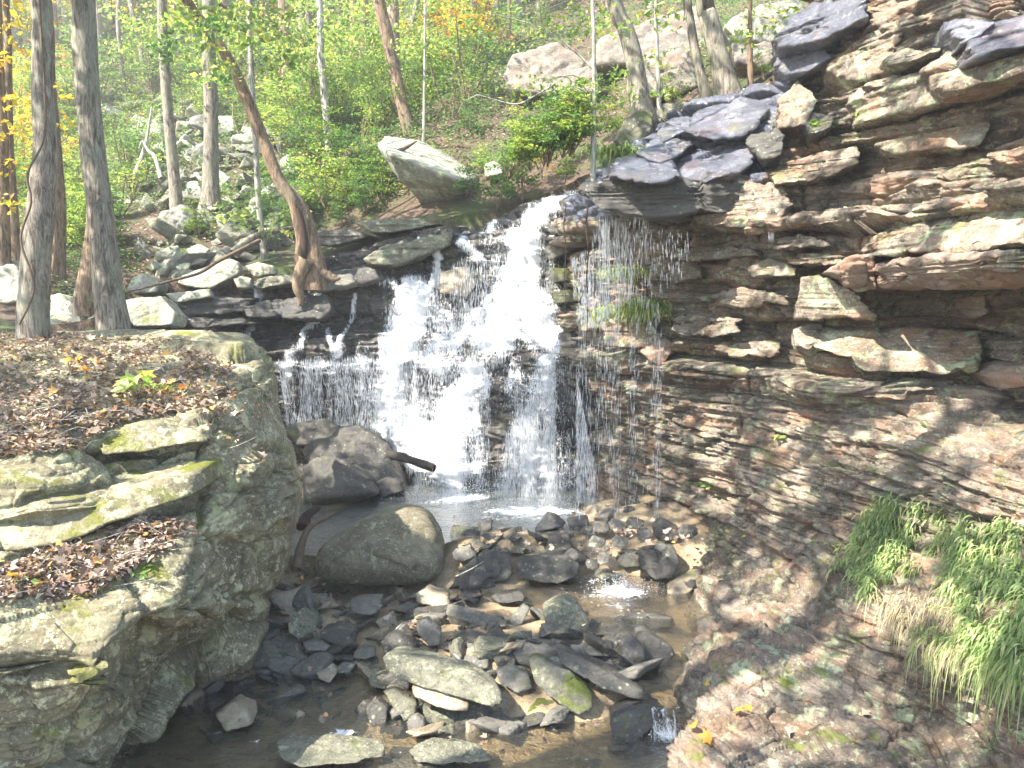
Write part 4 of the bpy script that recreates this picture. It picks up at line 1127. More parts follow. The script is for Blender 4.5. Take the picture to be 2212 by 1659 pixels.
ledge([(780, 1280), (905, 1262), (905, 1395), (800, 1390)], .6, 'cliff_red', hang=.1, sub=4)
ledge([(535, 1552), (560, 1470), (575, 1355), (700, 1340), (830, 1412), (960, 1552)], .5, 'cliff_block', hang=.25, strat=.03)
ledge([(1410, 1270), (1500, 1200), (1760, 1195), (1760, 1310), (1500, 1320)], .82, 'cliff_block', hang=.1, sub=4)
ledge([(335, 1290), (420, 1255), (540, 1300), (550, 1335), (340, 1345)], .3, 'cliff_block')
ledge([(530, 1600), (1000, 1590), (1450, 1600), (1450, 1790), (900, 1800), (540, 1700)], .28, 'cliff_block', hang=.05, strat=.01, sub=6)
ledge([(1470, 1660), (1760, 1650), (1760, 1790), (1500, 1740)], .15, 'cliff', hang=.05)
ledge([(1480, 1830), (1560, 1790), (1760, 1780), (1760, 1870), (1540, 1900)], .45, 'cliff_red', hang=.2, sub=4)
ledge([(1330, 1450), (1480, 1430), (1500, 1520), (1420, 1560), (1350, 1510)], .25, 'cliff_block', sub=4)
c5b = lambda p: [(553 + x * .4667, 995 + y * .4667) for x, y in p]
# ledges under the ferns and low on the wall, left of the corner
ledge([(-400, 1570), (-330, 1540), (-160, 1560), (-100, 1640), (-180, 1700), (-380, 1690)], .0, 'cliff_block', Y=9.6, hang=.2)
ledge([(-210, 1700), (-80, 1640), (-40, 1680), (-100, 1790), (-190, 1740)], .0, 'cliff_red', Y=9.3, sub=4)
for i, (x, y, w_, h_) in enumerate([(150, 1230, 420, 70), (-60, 1330, 260, 80), (330, 1450, 330, 90), (100, 1580, 340, 90), (340, 1700, 300, 80), (560, 1180, 300, 60), (300, 1060, 330, 60), (1000, 1900, 420, 60), (650, 1260, 240, 60)]):
    r = random.Random(i + 50)
    pts = [(x + w_ * sx * r.uniform(.4, .6), y + h_ * sy * r.uniform(.4, .6)) for sx, sy in ((-1, -.4), (-.5, -1), (.5, -1), (1, -.5), (1, .6), (.2, 1), (-.9, .8))]
    ledge(pts, r.uniform(.16, .3), 'cliff', hang=r.uniform(.05, .3), sub=5, strat=.07, rough=.06)

# ================================================================== vegetation
LIT = [(P(u, v, Y), r) for u, v, Y, r in [  # spots kept sunny by cutting gaps in the crowns overhead
    (1110, 540, 12.4, .75), (1180, 480, 12.4, .6), (900, 690, 12.3, .6), (870, 800, 12, .5), (1080, 640, 12, .6), (1080, 720, 11.9, .5), (960, 920, 11.4, .6), (900, 970, 11.2, .5), (1000, 840, 11.5, .4), (1200, 690, 11.6, .45),
    (1180, 780, 11.4, .35), (700, 730, 12.1, .35), (820, 620, 12.6, .35), (640, 800, 12.2, .4), (740, 830, 12.1, .4), (1230, 640, 11.7, .4), (1130, 1100, 10.6, .4), (1200, 1105, 10.5, .35),
    (930, 340, 15.5, 1.3), (860, 320, 15.5, .8), (1000, 370, 15.5, .7),
    (1560, 240, 9.3, .6), (1450, 350, 8.6, .5), (1600, 340, 8.5, .4), (1380, 380, 8.3, .4), (1700, 120, 8.6, .4), (1820, 20, 8, .4), (1480, 480, 8.7, .35), (1400, 440, 8.7, .3), (1850, 40, 7.9, .3), (1690, 220, 8.6, .3),
    (1930, 490, 7.2, .4), (2050, 470, 6.6, .45), (2180, 450, 6, .4), (2000, 590, 6.6, .4), (2130, 590, 6.0, .4), (1880, 590, 7.1, .3), (1780, 650, 7.5, .4), (2180, 560, 5.8, .35),
    (1480, 740, 9, .28), (1430, 690, 9.4, .3), (1370, 670, 9.6, .3), (1550, 960, 8.5, .33), (1540, 1050, 8.2, .25), (1950, 920, 6.8, .4), (2080, 960, 6.2, .4), (2180, 1080, 5.4, .4), (2000, 900, 6.7, .35), (1800, 740, 7.6, .18), (1700, 520, 8.2, .25), (1620, 800, 8.6, .2), (1880, 1000, 7, .25), (1680, 1060, 7.4, .3),
    (1640, 1300, 6.4, .3), (1560, 1480, 5.2, .32), (1700, 1250, 6.4, .25), (1600, 1400, 5.6, .25), (1520, 1610, 4.8, .2), (1510, 1250, 7.4, .25), (1930, 1180, 5.8, .35), (1900, 1300, 5.3, .3), (2050, 1300, 5, .22), (2100, 1450, 4.5, .25),
    (400, 880, 6.3, .28), (330, 860, 6.4, .2), (735, 1150, 7.9, .2), (520, 570, 12.6, .6), (600, 560, 12.6, .5), (300, 660, 10.5, .5), (80, 640, 10, .6), (1330, 1270, 7.6, .25), (850, 1400, 6.5, .12), (1000, 1000, 11, .3), (1450, 1290, 7.2, .3), (860, 1100, 8.2, .2),
    (1250, 1010, 10.9, .2), (100, 1220, 4.5, .12), (300, 940, 5.8, .15), (420, 1270, 4.9, .15), (880, 1490, 5.8, .15), (1060, 1530, 5.6, .15), (1150, 1580, 5.3, .3), (1050, 1610, 5.1, .3), (1280, 1600, 5.2, .3), (900, 1610, 5.1, .2), (1480, 1200, 8, .3), (1430, 1330, 7, .25), (680, 1490, 5.8, .2), (1560, 1320, 6.5, .25), (1650, 1430, 5.6, .25), (1900, 700, 8, .15), (560, 620, 12.6, .4), (400, 590, 12.3, .5), (320, 500, 14, .8),
    (560, 1000, 6.3, .25), (500, 1150, 5.7, .2), (600, 1150, 6.2, .25), (200, 1400, 4.3, .2), (100, 1130, 4.8, .2), (250, 1100, 5.2, .2), (420, 1000, 5.9, .15), (560, 800, 7.4, .3), (200, 800, 6.8, .25), (60, 870, 5.9, .2), (330, 700, 8, .3),
    (1720, 940, 7.8, .2), (2100, 750, 6.6, .25), (1900, 330, 7.7, .35), (2100, 330, 6.3, .35), (1750, 420, 8, .3), (1620, 700, 8.6, .2), (1560, 600, 8.9, .2), (1900, 200, 7.8, .3), (2100, 150, 6.5, .35), (1560, 420, 8.5, .3),
    (1000, 345, 15.5, 1.3), (850, 310, 15.5, 1.2), (1180, 1000, 10.8, .4), (1060, 960, 11, .4), (760, 1060, 10.2, .25), (950, 1330, 6.9, .25), (1200, 1350, 6.8, .25), (1050, 1450, 6.0, .2),
    (700, 1540, 5.5, .5), (800, 1600, 5.1, .5), (1100, 1600, 5.1, .5), (1250, 1300, 7.3, .45), (500, 1620, 5, .3), (1420, 1400, 6.4, .35), (620, 1600, 5.2, .3), (950, 1560, 5.3, .3), (1200, 1620, 5, .35), (1340, 1620, 5, .3), (1100, 1300, 7.2, .25), (1250, 1290, 7.3, .3), (1380, 1400, 6.4, .25), (1450, 1500, 5.6, .25), (1000, 1200, 8.2, .25), (750, 1380, 6.6, .25),
    (1600, 1550, 5, .35), (1700, 1400, 5.7, .3), (1750, 1600, 4.7, .25), (1560, 1400, 5.8, .3), (1620, 1200, 7, .25), (1950, 1120, 6, .25), (2150, 1180, 5.2, .2), (1340, 670, 9.8, .35), (1400, 670, 9.4, .3),
    (2150, 950, 6, .4)]]


def gate(pos):  # drops crown leaves along the sun line to shape the light patches
    keep = np.ones(len(pos), bool)
    for T, r in LIT:
        d = pos - T; t = d @ SUN
        dist = np.linalg.norm(d - t[:, None] * SUN, axis=1)
        w_ = np.stack([d @ np.array([.8, 0, .6]) * 3.2, d @ np.array([0, 1., 0]) * 3.2, 0 * t + r * 50], -1)
        keep &= ~((dist < r * (.95 + .75 * vnoise(w_, 3))) & (t > .6))
    return pos[keep]


def clusters(centres, rad, n, rng, squash=.45):
    c = np.repeat(np.asarray(centres, float), n, axis=0)
    r = np.repeat(np.broadcast_to(rad, (len(centres),)), n)
    q = rng.normal(0, 1, (len(c), 3)); q /= np.linalg.norm(q, axis=1)[:, None]; q *= (rng.random(len(c)) ** .5)[:, None]
    q[:, 2] *= squash
    return c + q * r[:, None]


def empty(name, loc, label, cat, group=None):
    o = bpy.data.objects.new(name, None); COL.objects.link(o); o.location = [float(q) for q in loc]
    o.empty_display_size = .2
    o['label'] = label; o['category'] = cat
    if group: o['group'] = group
    return o


def child(name, me, root, label=None):
    o = bpy.data.objects.new(name, me); COL.objects.link(o); o.parent = root
    o.matrix_parent_inverse = Matrix.Translation(-Vector(root.location))
    if label: o['label'] = label
    return o


_tr = [0]
def tree(name, label, pts, bark, Y=None, top=10.5, cat='tree', group=None, crown=None, flare=1.12, rough=.07, limbs=3, bend=None):
    """pts: (u, v, width[, Y]) from the foot up; the trunk goes on above the picture to height 'top'"""
    _tr[0] += 1; rng = np.random.default_rng(900 + _tr[0])
    w = []
    for q in pts:
        yy = q[3] if len(q) > 3 else Y
        p = P(q[0], q[1], yy); w.append([*p, q[2] * .5 * yy / FP])
    w = np.array(w)
    d = w[-1, :3] - w[-2, :3]; d /= np.linalg.norm(d)
    d = d * .55 + np.array([0, 0, .45]); d /= np.linalg.norm(d)
    if w[-1, 2] < top:
        L = (top - w[-1, 2]) / max(d[2], .3)
        w = np.vstack([w, [*(w[-1, :3] + d * L * .5 + rng.normal(0, .12, 3)), w[-1, 3] * .75], [*(w[-1, :3] + d * L + rng.normal(0, .2, 3)), w[-1, 3] * .35]])
    r = resample(w, .09)
    z0 = r[0, 2]; hgt = r[:, 2] - z0; rb = r[0, 3]
    rad = r[:, 3] * (1 + (flare - 1) * np.exp(-hgt / (rb * 2.0)))
    root = empty(name, w[0, :3], label, cat, group)
    mb = MB()
    r[0, 2] -= .15
    v, f = tube_np(r[:, :3], rad, 20, rough, _tr[0] * 7, max(.4, rb * 6), .10)
    th = np.arctan2(v[:, 1] - w[0, 1], v[:, 0] - w[0, 0]); hh = np.clip(v[:, 2] - z0, 0, None)
    k = (.14 * np.exp(-hh / (rb * 1.8)) * np.maximum(np.sin(th * 4 + _tr[0]), -.2)) * (flare > 1.2)
    v[:, 0] += np.cos(th) * k * rb; v[:, 1] += np.sin(th) * k * rb
    mb.add(v, f)
    child('trunk', mb.mesh('trunk', M[bark]), root)
    tips = []
    if limbs:
        lb = MB()
        zz = r[:, 2]; lo = z0 + (r[-1, 2] - z0) * .55
        for i in range(limbs):
            k = int(np.searchsorted(zz, rng.uniform(lo, r[-1, 2] * .97))); k = min(k, len(r) - 2)
            a = rng.uniform(0, 6.28); L = rng.uniform(1.2, 2.6)
            e = r[k, :3] + np.array([math.cos(a) * L, math.sin(a) * L, L * rng.uniform(.4, .9)])
            m_ = (r[k, :3] + e) / 2 + rng.normal(0, .15, 3) + np.array([0, 0, -.1])
            q = resample(np.array([[*r[k, :3], rad[k] * .5], [*m_, rad[k] * .33], [*e, rad[k] * .12 + .004]]), .15)
            v, f = tube_np(q[:, :3], q[:, 3], 8); lb.add(v, f); tips.append(e)
        child('limb', lb.mesh('limb', M[bark]), root)
    return root, r, tips, rng


def foliage(root, centres, rad, n, size, mat, rng, gated=True, name='crown', flat=.55, squash=.5, label=None):
    p = clusters(centres, rad, n, rng, squash)
    if gated: p = gate(p)
    if not len(p): return
    v, f = leaves_np(p, size, rng, flat)
    return child(name, mesh_np(name, v, f, M[mat], False), root, label)


def at(L): return np.array([P(u, v, Y) for u, v, Y in L])


def crown_fill(xr, yr, zr, n, rng):  # crown clumps above the frame, spread to throw dappled shade
    return np.c_[rng.uniform(*xr, n), rng.uniform(*yr, n), rng.uniform(*zr, n)]


def sprig(root, path, r0, mat='bark_grey', name='branch', label=None):
    w = np.array([[*P(q[0], q[1], q[2]), r0 * (1 - .8 * i / (len(path) - 1))] for i, q in enumerate(path)])
    w = resample(w, .06); v, f = tube_np(w[:, :3], w[:, 3], 7, .15, 3)
    return child(name, mesh_np(name, v, f, M[mat]), root, label)


# --- the near trunks at left
t, r, tips, rng = tree('tree', 'dark curved trunk wound with a vine, second from the left edge', [(70, 728, 58), (75, 600, 56), (85, 480, 52), (98, 330, 44), (92, 200, 38), (92, 90, 38), (86, -20, 36)], 'bark_grey', 7.7, 11, limbs=5)
foliage(t, crown_fill((-10.5, -5), (1.5, 7.0), (7.2, 11), 102, rng), .75, 75, .15, 'leaf_green', rng)
vine = resample(np.array([[*P(u, v, 7.62), .012] for u, v in [(58, 700), (90, 620), (62, 520), (84, 440), (76, 380), (112, 300), (112, 180), (106, 90), (102, 0), (96, -60)]]), .06)
v, f = tube_np(vine[:, :3] + np.array([0, -.12, 0]), vine[:, 3], 6); child('vine', mesh_np('vine', v, f, M['dead']), t)
t, r, tips, rng = tree('tree', 'big grey-brown striped trunk standing behind the leafy bank boulder', [(245, 712, 62), (232, 600, 54), (215, 450, 50), (198, 300, 47), (186, 150, 46), (178, -20, 46)], 'bark_grey', 8.3, 12, limbs=5)
foliage(t, crown_fill((-6, -.5), (2.0, 7.5), (7.6, 11.5), 98, rng), .8, 75, .15, 'leaf_green', rng)
t, r, tips, rng = tree('tree', 'pale brown trunk leaning up left behind the big striped trunk', [(188, 655, 50), (200, 560, 40), (208, 450, 32), (205, 300, 28), (195, 100, 24), (190, -20, 22)], 'bark_brown', 9.6, 11, limbs=3)
foliage(t, crown_fill((-8.5, -4.2), (7, 11.5), (7.4, 11), 61, rng), .75, 75, .15, 'leaf_green', rng)
t, r, tips, rng = tree('tree', 'slim tan trunk between the curved and the striped trunks', [(125, 585, 28), (128, 450, 26), (120, 330, 24), (108, 180, 22), (100, 0, 20)], 'bark_brown', 12, 12, limbs=3)
foliage(t, crown_fill((-11, -6), (8, 13), (8, 12), 44, rng), .8, 75, .15, 'leaf_bright', rng)
t, r, tips, rng = tree('tree', 'leftmost sunlit orange-tinted trunk behind yellow leaves', [(8, 560, 26), (6, 420, 24), (4, 280, 22), (-6, 100, 20), (-10, -20, 18)], 'bark_brown', 11, 11, limbs=3)
foliage(t, at([(10, 130, 10.5), (30, 215, 10.4), (20, 60, 10.5), (70, 40, 10.6), (110, 190, 10.4), (5, 290, 10), (100, 260, 9.8)]), .32, 26, .10, 'leaf_yellow', rng, False, 'foliage')
foliage(t, crown_fill((-13, -8), (6, 11), (7, 11), 44, rng), .8, 75, .15, 'leaf_yellow', rng)
t, r, tips, rng = tree('tree', 'twin thin brown trunk just right of the leftmost one', [(34, 560, 22), (28, 430, 18), (20, 300, 15), (18, 100, 13), (14, -20, 12)], 'bark_brown', 11.6, 10, limbs=2)
foliage(t, at([(40, 10, 11), (20, 360, 11), (60, 110, 11.2), (50, 280, 11), (10, 440, 10.8), (75, 350, 11)]), .3, 24, .09, 'leaf_yellow', rng, False, 'foliage')

t, r, tips, rng = tree('tree', 'unseen tree added outside the left edge, its crown shading the bank boulder', [(-2900, 1900, 500, 2.2), (-2900, 900, 440, 2.2), (-2850, 300, 420, 2.2)], 'bark_grey', 2.2, 12, limbs=4)  # off-frame tree put in for the shade it casts
foliage(t, crown_fill((-11, -4), (-3, 2.5), (7.2, 11.5), 70, rng), .8, 75, .15, 'leaf_green', rng)
t, r, tips, rng = tree('tree', 'unseen tree added behind the viewer, its crown shading the right bank', [(-3300, 2800, 800, 1.2), (-3300, 1200, 700, 1.2), (-3200, 200, 650, 1.2)], 'bark_grey', 1.2, 12, limbs=4)  # added out of view so that its crown darkens the lower right
foliage(t, crown_fill((-5, 1.2), (-2.5, 3.5), (7.2, 11), 74, rng), .8, 75, .15, 'leaf_green', rng)

# --- trunks on the slope
def slope_tree(label, pts, bark, top=None, fol=None, mat='leaf_green', crown=0, group=None, **k):
    u0, v0 = pts[0][:2]; h = hillhit(u0, v0); Y = float(h[1])
    tp = (h[2] + 7) if top is None else top
    t, r, tips, rng = tree('tree', label, pts, bark, Y, tp, group=group, limbs=k.pop('limbs', 3), **k)
    if fol:
        foliage(t, np.array([P(u, v, Y + dy) for u, v, dy in fol]), .045 * Y * .6, 26, .008 * Y, mat, rng, False, 'foliage')
    if pts[-1][1] < 0 and len(pts) > 2 and Y > 14:
        xr_ = np.random.default_rng(int(u0))
        cs = [P(pts[-1][0] + xr_.uniform(-110, 110), xr_.uniform(-30, 130), Y + xr_.uniform(-1.2, 1.2)) for _ in range(12)]
        foliage(t, np.array(cs), .035 * Y * .6, 24, .0062 * Y, 'leaf_bright', rng, False, 'foliage', .5)
    if crown and tips:
        foliage(t, np.array(tips) + rng.normal(0, .5, (len(tips), 3)), 1.0, 60, .14, mat, rng, True)
    return t, Y
slope_tree('left of the two tall grey trunks on the boulder talus', [(385, 478, 30), (378, 400, 24), (368, 300, 21), (358, 180, 20), (351, 60, 19), (348, -20, 18)], 'bark_grey', crown=1)
slope_tree('thickest straight grey trunk rising from the boulder talus with a flared foot', [(454, 465, 40), (455, 380, 31), (456, 250, 28), (452, 130, 27), (450, -20, 25)], 'bark_grey', flare=1.5, crown=1)
slope_tree('slim pale trunk just left of the leaning tree', [(572, 560, 15), (560, 450, 12), (553, 330, 11), (545, 200, 10), (540, 60, 9)], 'bark_pale', mat='leaf_bright', fol=[(520, 470, -.3), (600, 480, -.3), (560, 430, -.5), (500, 455, 0), (540, 490, -.3), (620, 500, -.4), (630, 455, 0)])
slope_tree('brown trunk high in the wood right of the leaning tree top', [(622, 260, 26), (619, 150, 22), (615, 60, 21), (612, -20, 20)], 'bark_brown')
slope_tree('white-barked slender trunk in bright green leaves', [(712, 345, 15), (702, 220, 15), (693, 110, 14), (688, -20, 13)], 'bark_pale', mat='leaf_bright', fol=[(640, 130, 0), (670, 60, 0), (740, 90, 0), (600, 90, 0), (650, 200, 0)])
slope_tree('curved brown trunk above the perched wedge boulder', [(886, 285, 26), (868, 225, 24), (850, 140, 25), (835, 70, 25), (815, -20, 24)], 'bark_brown', crown=1)
slope_tree('darker trunk close behind the curved brown one', [(856, 250, 24), (855, 150, 20), (852, 60, 19), (850, -20, 18)], 'bark_brown')
slope_tree('forked trunk right of the curved brown one', [(880, 165, 18), (882, 100, 17), (888, 60, 16), (905, -20, 10)], 'bark_grey')
slope_tree('brown trunk left of the curved one above the slope', [(786, 150, 22), (787, 70, 18), (786, -20, 17)], 'bark_brown')
slope_tree('thin white stem rising above the perched wedge boulder', [(915, 305, 7), (917, 200, 6), (918, 90, 5), (918, -20, 5)], 'bark_pale', limbs=1)
slope_tree('slender white birch-like stem top centre', [(1018, 150, 10), (1020, 70, 9), (1022, -20, 9)], 'bark_pale', mat='leaf_yellow', fol=[(980, 30, -.5), (1040, 40, -.5), (1060, 70, -.5), (1000, 60, -.5), (950, 110, -.5)])
slope_tree('dark stem right of the slender white one, top centre', [(1052, 130, 12), (1055, 60, 10), (1052, -20, 10)], 'bark_grey')
slope_tree('thin brown trunk left of the grey outcrop', [(1098, 110, 9), (1100, 40, 8), (1100, -20, 8)], 'bark_brown')
slope_tree('grey trunk far up between the striped trunk and the talus', [(232, 60, 22), (234, 20, 20), (236, -20, 19)], 'bark_grey')
slope_tree('far grey trunk in the shade upper left', [(215, 140, 16), (212, 60, 15), (210, -20, 14)], 'bark_grey')
slope_tree('thin bowed stem upper left on the dark slope', [(272, 215, 9), (262, 130, 8), (255, 50, 8), (258, -20, 7)], 'bark_grey')
slope_tree('long thin stem leaning left above the talus', [(315, 180, 12), (305, 110, 10), (290, 40, 9), (275, -20, 9)], 'bark_grey')
slope_tree('mid-grey trunk behind the leaning tree near its top', [(545, 230, 17), (540, 120, 13), (538, 40, 12), (535, -20, 11)], 'bark_grey')
t, Y = slope_tree('slender pale sapling on the rim where the falls begin', [(1281, 390, 12), (1282, 300, 11), (1283, 200, 9), (1283, 85, 8), (1280, -20, 7)], 'bark_pale', top=8.5, mat='leaf_bright', limbs=0,
                  fol=[(1180, 175, .2), (1150, 185, .2), (1220, 190, .1), (1110, 200, .3), (1320, 160, 0), (1350, 210, 0), (1230, 250, .1), (1330, 60, 0)])
sprig(t, [(1281, 235, Y), (1250, 168, Y), (1205, 167, Y), (1150, 190, Y + .2)], .012, 'bark_pale')
sprig(t, [(1282, 150, Y), (1240, 110, Y), (1170, 60, Y), (1060, 28, Y + .2)], .012, 'bark_pale')
sprig(t, [(1200, 180, Y), (1150, 210, Y), (1110, 225, Y), (1030, 205, Y), (1010, 215, Y)], .012, 'bark_pale')
t, r, tips, rng = tree('tree', 'grey trunk leaning left on the mossy hummock above the dripping ledge', [(1390, 268, 44), (1382, 200, 36), (1368, 120, 34), (1350, 60, 32), (1320, -20, 30)], 'bark_grey', 10.6, 12, limbs=4, flare=1.35)
foliage(t, at([(1300, 30, 10), (1260, 60, 10), (1240, 20, 10), (1400, 30, 9.8), (1440, 50, 9.6), (1190, 60, 10.5)]), .26, 30, .09, 'leaf_bright', rng, False, 'foliage')
foliage(t, crown_fill((-1.5, 3), (8, 12), (9, 12), 30, rng), .8, 75, .15, 'leaf_bright', rng)
t, r, tips, rng = tree('tree', 'slimmer left one of the twin trunks beside the upper cliff', [(1530, 222, 24), (1515, 165, 20), (1500, 100, 18), (1490, 40, 18), (1482, -20, 17)], 'bark_grey', 10.4, 11, limbs=2)
t, r, tips, rng = tree('tree', 'thicker right one of the twin trunks beside the upper cliff', [(1578, 216, 52), (1560, 150, 42), (1545, 90, 38), (1528, 30, 36), (1518, -20, 35)], 'bark_grey', 10.2, 12, limbs=3)
foliage(t, at([(1620, 70, 10), (1650, 60, 10), (1600, 90, 10), (1690, 30, 10), (1440, 200, 9.8), (1410, 130, 9.8), (1640, 20, 10)]), .22, 28, .07, 'leaf_bright', rng, False, 'foliage')
tree('sapling', 'thin straight stem between the leaning trunk and the twin trunks', [(1424, 215, 9), (1420, 120, 8), (1417, 40, 7), (1416, -20, 7)], 'bark_pale', 10.6, 9, cat='sapling', limbs=1, flare=1)
tree('sapling', 'thin straight stem right of the twin trunks against the creamy boulder', [(1622, 180, 12), (1620, 100, 11), (1620, 40, 9), (1620, -20, 9)], 'bark_brown', 10.4, 9, cat='sapling', limbs=1, flare=1)

# --- the leaning tree at the left end of the falls
LY = 12.0
lt, r, tips, rng = tree('leaning_tree', 'brown leaning tree with a hollow twisted foot and bare roots beside the falls',
                        [(680, 605, 56), (678, 560, 42), (668, 510, 36), (656, 470, 34), (640, 436, 30), (606, 395, 26), (575, 320, 25), (540, 230, 24), (505, 150, 23), (472, 95, 22), (430, 40, 20), (395, -20, 19)], 'bark_brown', LY, 10, limbs=4, flare=1.15)
w = resample(np.array([[*P(u, v, LY - .12), q * LY / FP] for u, v, q in [(612, 400, 10), (632, 432, 11), (640, 470, 9), (648, 520, 8), (645, 560, 9), (650, 585, 11)]]), .05)
v, f = tube_np(w[:, :3], w[:, 3], 12, .2, 4); child('root', mesh_np('root', v, f, M['bark_brown']), lt)
w = resample(np.array([[*P(u, v, LY - .14), q * LY / FP] for u, v, q in [(628, 438, 2), (640, 452, 7), (651, 480, 8), (657, 515, 9), (659, 545, 7), (656, 562, 3)]]), .05)  # dark tube on the trunk stands for the shade of an open hollow
v, f = tube_np(w[:, :3], w[:, 3], 10, .3, 9); child('hollow', mesh_np('hollow', v, f, M['hollow']), lt, 'dark tube coloured as the shade inside the trunk hollow')
for pth in ([(662, 560, 18), (648, 590, 15), (643, 620, 12), (650, 642, 9), (648, 662, 4)], [(695, 590, 12), (712, 596, 7), (726, 598, 4)], [(660, 560, 7), (650, 580, 6), (655, 606, 4), (648, 640, 3)], [(705, 590, 10), (720, 604, 7), (735, 600, 3)]):
    w = resample(np.array([[*P(u, v, LY - .2), q * LY / FP] for u, v, q in pth]), .04)
    v, f = tube_np(w[:, :3], w[:, 3], 10, .2, 5); child('root', mesh_np('root', v, f, M['bark_brown']), lt)
foliage(lt, at([(460, 30, 11), (430, 60, 10.6), (500, 60, 11), (520, 100, 10.8), (560, 80, 11), (590, 60, 11.4), (475, 140, 11), (445, 95, 10.4), (590, 150, 11.4), (640, 90, 11.8), (540, 30, 11), (610, 20, 11.4), (405, 30, 10.8), (470, 165, 10.6), (620, 130, 11.4)]), .30, 34, .10, 'leaf_bright', rng, False, 'foliage', .4)
foliage(lt, at([(350, 120, 10), (360, 90, 10), (380, 65, 10), (345, 105, 10.1), (470, 175, 10), (455, 50, 9.8), (480, 70, 9.8)]), .17, 22, .09, 'leaf_cool', rng, False, 'foliage', .4)
foliage(lt, crown_fill((-6, -1.0), (7.5, 12.5), (7.8, 11.5), 74, rng), .8, 75, .15, 'leaf_bright', rng)

# --- shrubs on the slope
def shrub_meshes(seed, h):
    rng = np.random.default_rng(seed)
    st = MB(); cs = []
    for i in range(rng.integers(3, 6)):
        a = rng.uniform(0, 6.28); sp = rng.uniform(.15, .5) * h; tip = np.array([math.cos(a) * sp, math.sin(a) * sp, h * rng.uniform(.6, 1)])
        w = np.array([[0, 0, -.1, .012 * h], [*(tip * .5 + rng.normal(0, .05, 3)), .008 * h], [*tip, .003]])
        w = resample(w, .15); v, f = tube_np(w[:, :3], w[:, 3], 5); st.add(v, f)
        for k in range(9):
            q = rng.uniform(.2, 1.05); ang = rng.uniform(0, 6.28); rr_ = rng.uniform(.05, .38) * h * (1.1 - .5 * q)
            cs.append(tip * q + np.array([math.cos(ang) * rr_, math.sin(ang) * rr_, rng.normal(0, .05)]))
    p = clusters(cs, .19 * h, 26, rng, .3)
    v, f = leaves_np(p, .062 * max(h, .9) ** .5, rng, .72)
    return st.mesh('stem', M['bark_brown']), v, f
SH = []
for i, h in enumerate([.9, 1.2, 1.5, 1.9, 2.4]):
    sm, v, f = shrub_meshes(40 + i, h)
    SH.append((sm, {mt: mesh_np('foliage', v, f, M[mt], False) for mt in ('leaf_green', 'leaf_bright', 'leaf_yellow', 'leaf_orange', 'leaf_cool')}))
SLAB = {'leaf_green': 'mid-green leafy shrub growing on the wooded slope', 'leaf_bright': 'sunlit lime-green shrub growing on the wooded slope', 'leaf_yellow': 'shrub with yellow autumn leaves on the wooded slope',
        'leaf_orange': 'shrub with orange autumn leaves on the wooded slope', 'leaf_cool': 'bluish-green layered shrub growing on the wooded slope'}


def shrub(pos, k, mt, s=1.0, label=None, group='shrubs on the wooded slope'):
    r_ = empty('shrub', pos, label or SLAB[mt], 'shrub', group if not label else None)
    r_.rotation_euler = (0, 0, rr.uniform(0, 6.28)); r_.scale = (s, s, s * rr.uniform(.85, 1.15))
    for nm, me in (('stem', SH[k][0]), ('foliage', SH[k][1][mt])):
        c = bpy.data.objects.new(nm, me); COL.objects.link(c); c.parent = r_
    return r_


open_talus = [(300, 300), (560, 300), (600, 560), (250, 640), (300, 480)]
perch = [(800, 290), (1050, 340), (1060, 470), (920, 480), (820, 400)]
crag = [(1070, 60), (1720, -20), (1720, 190), (1250, 330), (1080, 210)]
n = 0; tries = 0
while n < 262 and tries < 6000:
    tries += 1
    u = rr.uniform(-60, 1680); v = rr.uniform(-60, 640)
    if u > 1240 and v > 260: continue
    if u > 1250 and v > 330 - (u - 1250) * .25: continue
    if v > 395 + max(0, (650 - abs(u - 300)) * .33) : continue
    if u > 560 and v > 490: continue
    if inpoly(np.array([u]), np.array([v]), open_talus)[0] and rr.random() < .95: continue
    if inpoly(np.array([u]), np.array([v]), perch)[0]: continue
    if inpoly(np.array([u]), np.array([v]), crag)[0] and rr.random() < .8: continue
    if v > 300 and u > 780 and u < 1060: continue
    if u > 1040 and v > 90 and rr.random() < .9: continue
    if u > 1350: continue
    if 180 < u < 330 and v < 300 and rr.random() < .5: continue
    h = hillhit(u, v)
    y = h[1]
    if y > 44: continue
    k = rr.choice([0, 0, 1, 1, 2]) if y < 17 else rr.choice([1, 2, 2, 3, 4])
    if v > 480: k = 0
    x_ = u
    wts = [.42, .27, .01, .0, .30]
    if u < 150: wts = [.25, .35, .25, .05, .1]
    if 850 < u < 1150 and v < 200: wts = [.2, .5, .2, .02, .08]
    mt = rr.choices(['leaf_green', 'leaf_bright', 'leaf_yellow', 'leaf_orange', 'leaf_cool'], wts)[0]
    shrub(h, k, mt, rr.uniform(.7, 1.15)); n += 1
k_ = 0
while k_ < 46:
    u, v = (rr.uniform(560, 850), rr.uniform(370, 520)) if k_ < 34 else (rr.uniform(1040, 1240), rr.uniform(330, 400))
    if k_ < 34 and (v > 545 - (u - 560) * .12 or u > 800 and v > 470): continue
    h = hillhit(u, v)
    shrub(h, 0, rr.choice(['leaf_green', 'leaf_cool', 'leaf_bright', 'leaf_cool']), rr.uniform(.5, 1.0)); k_ += 1
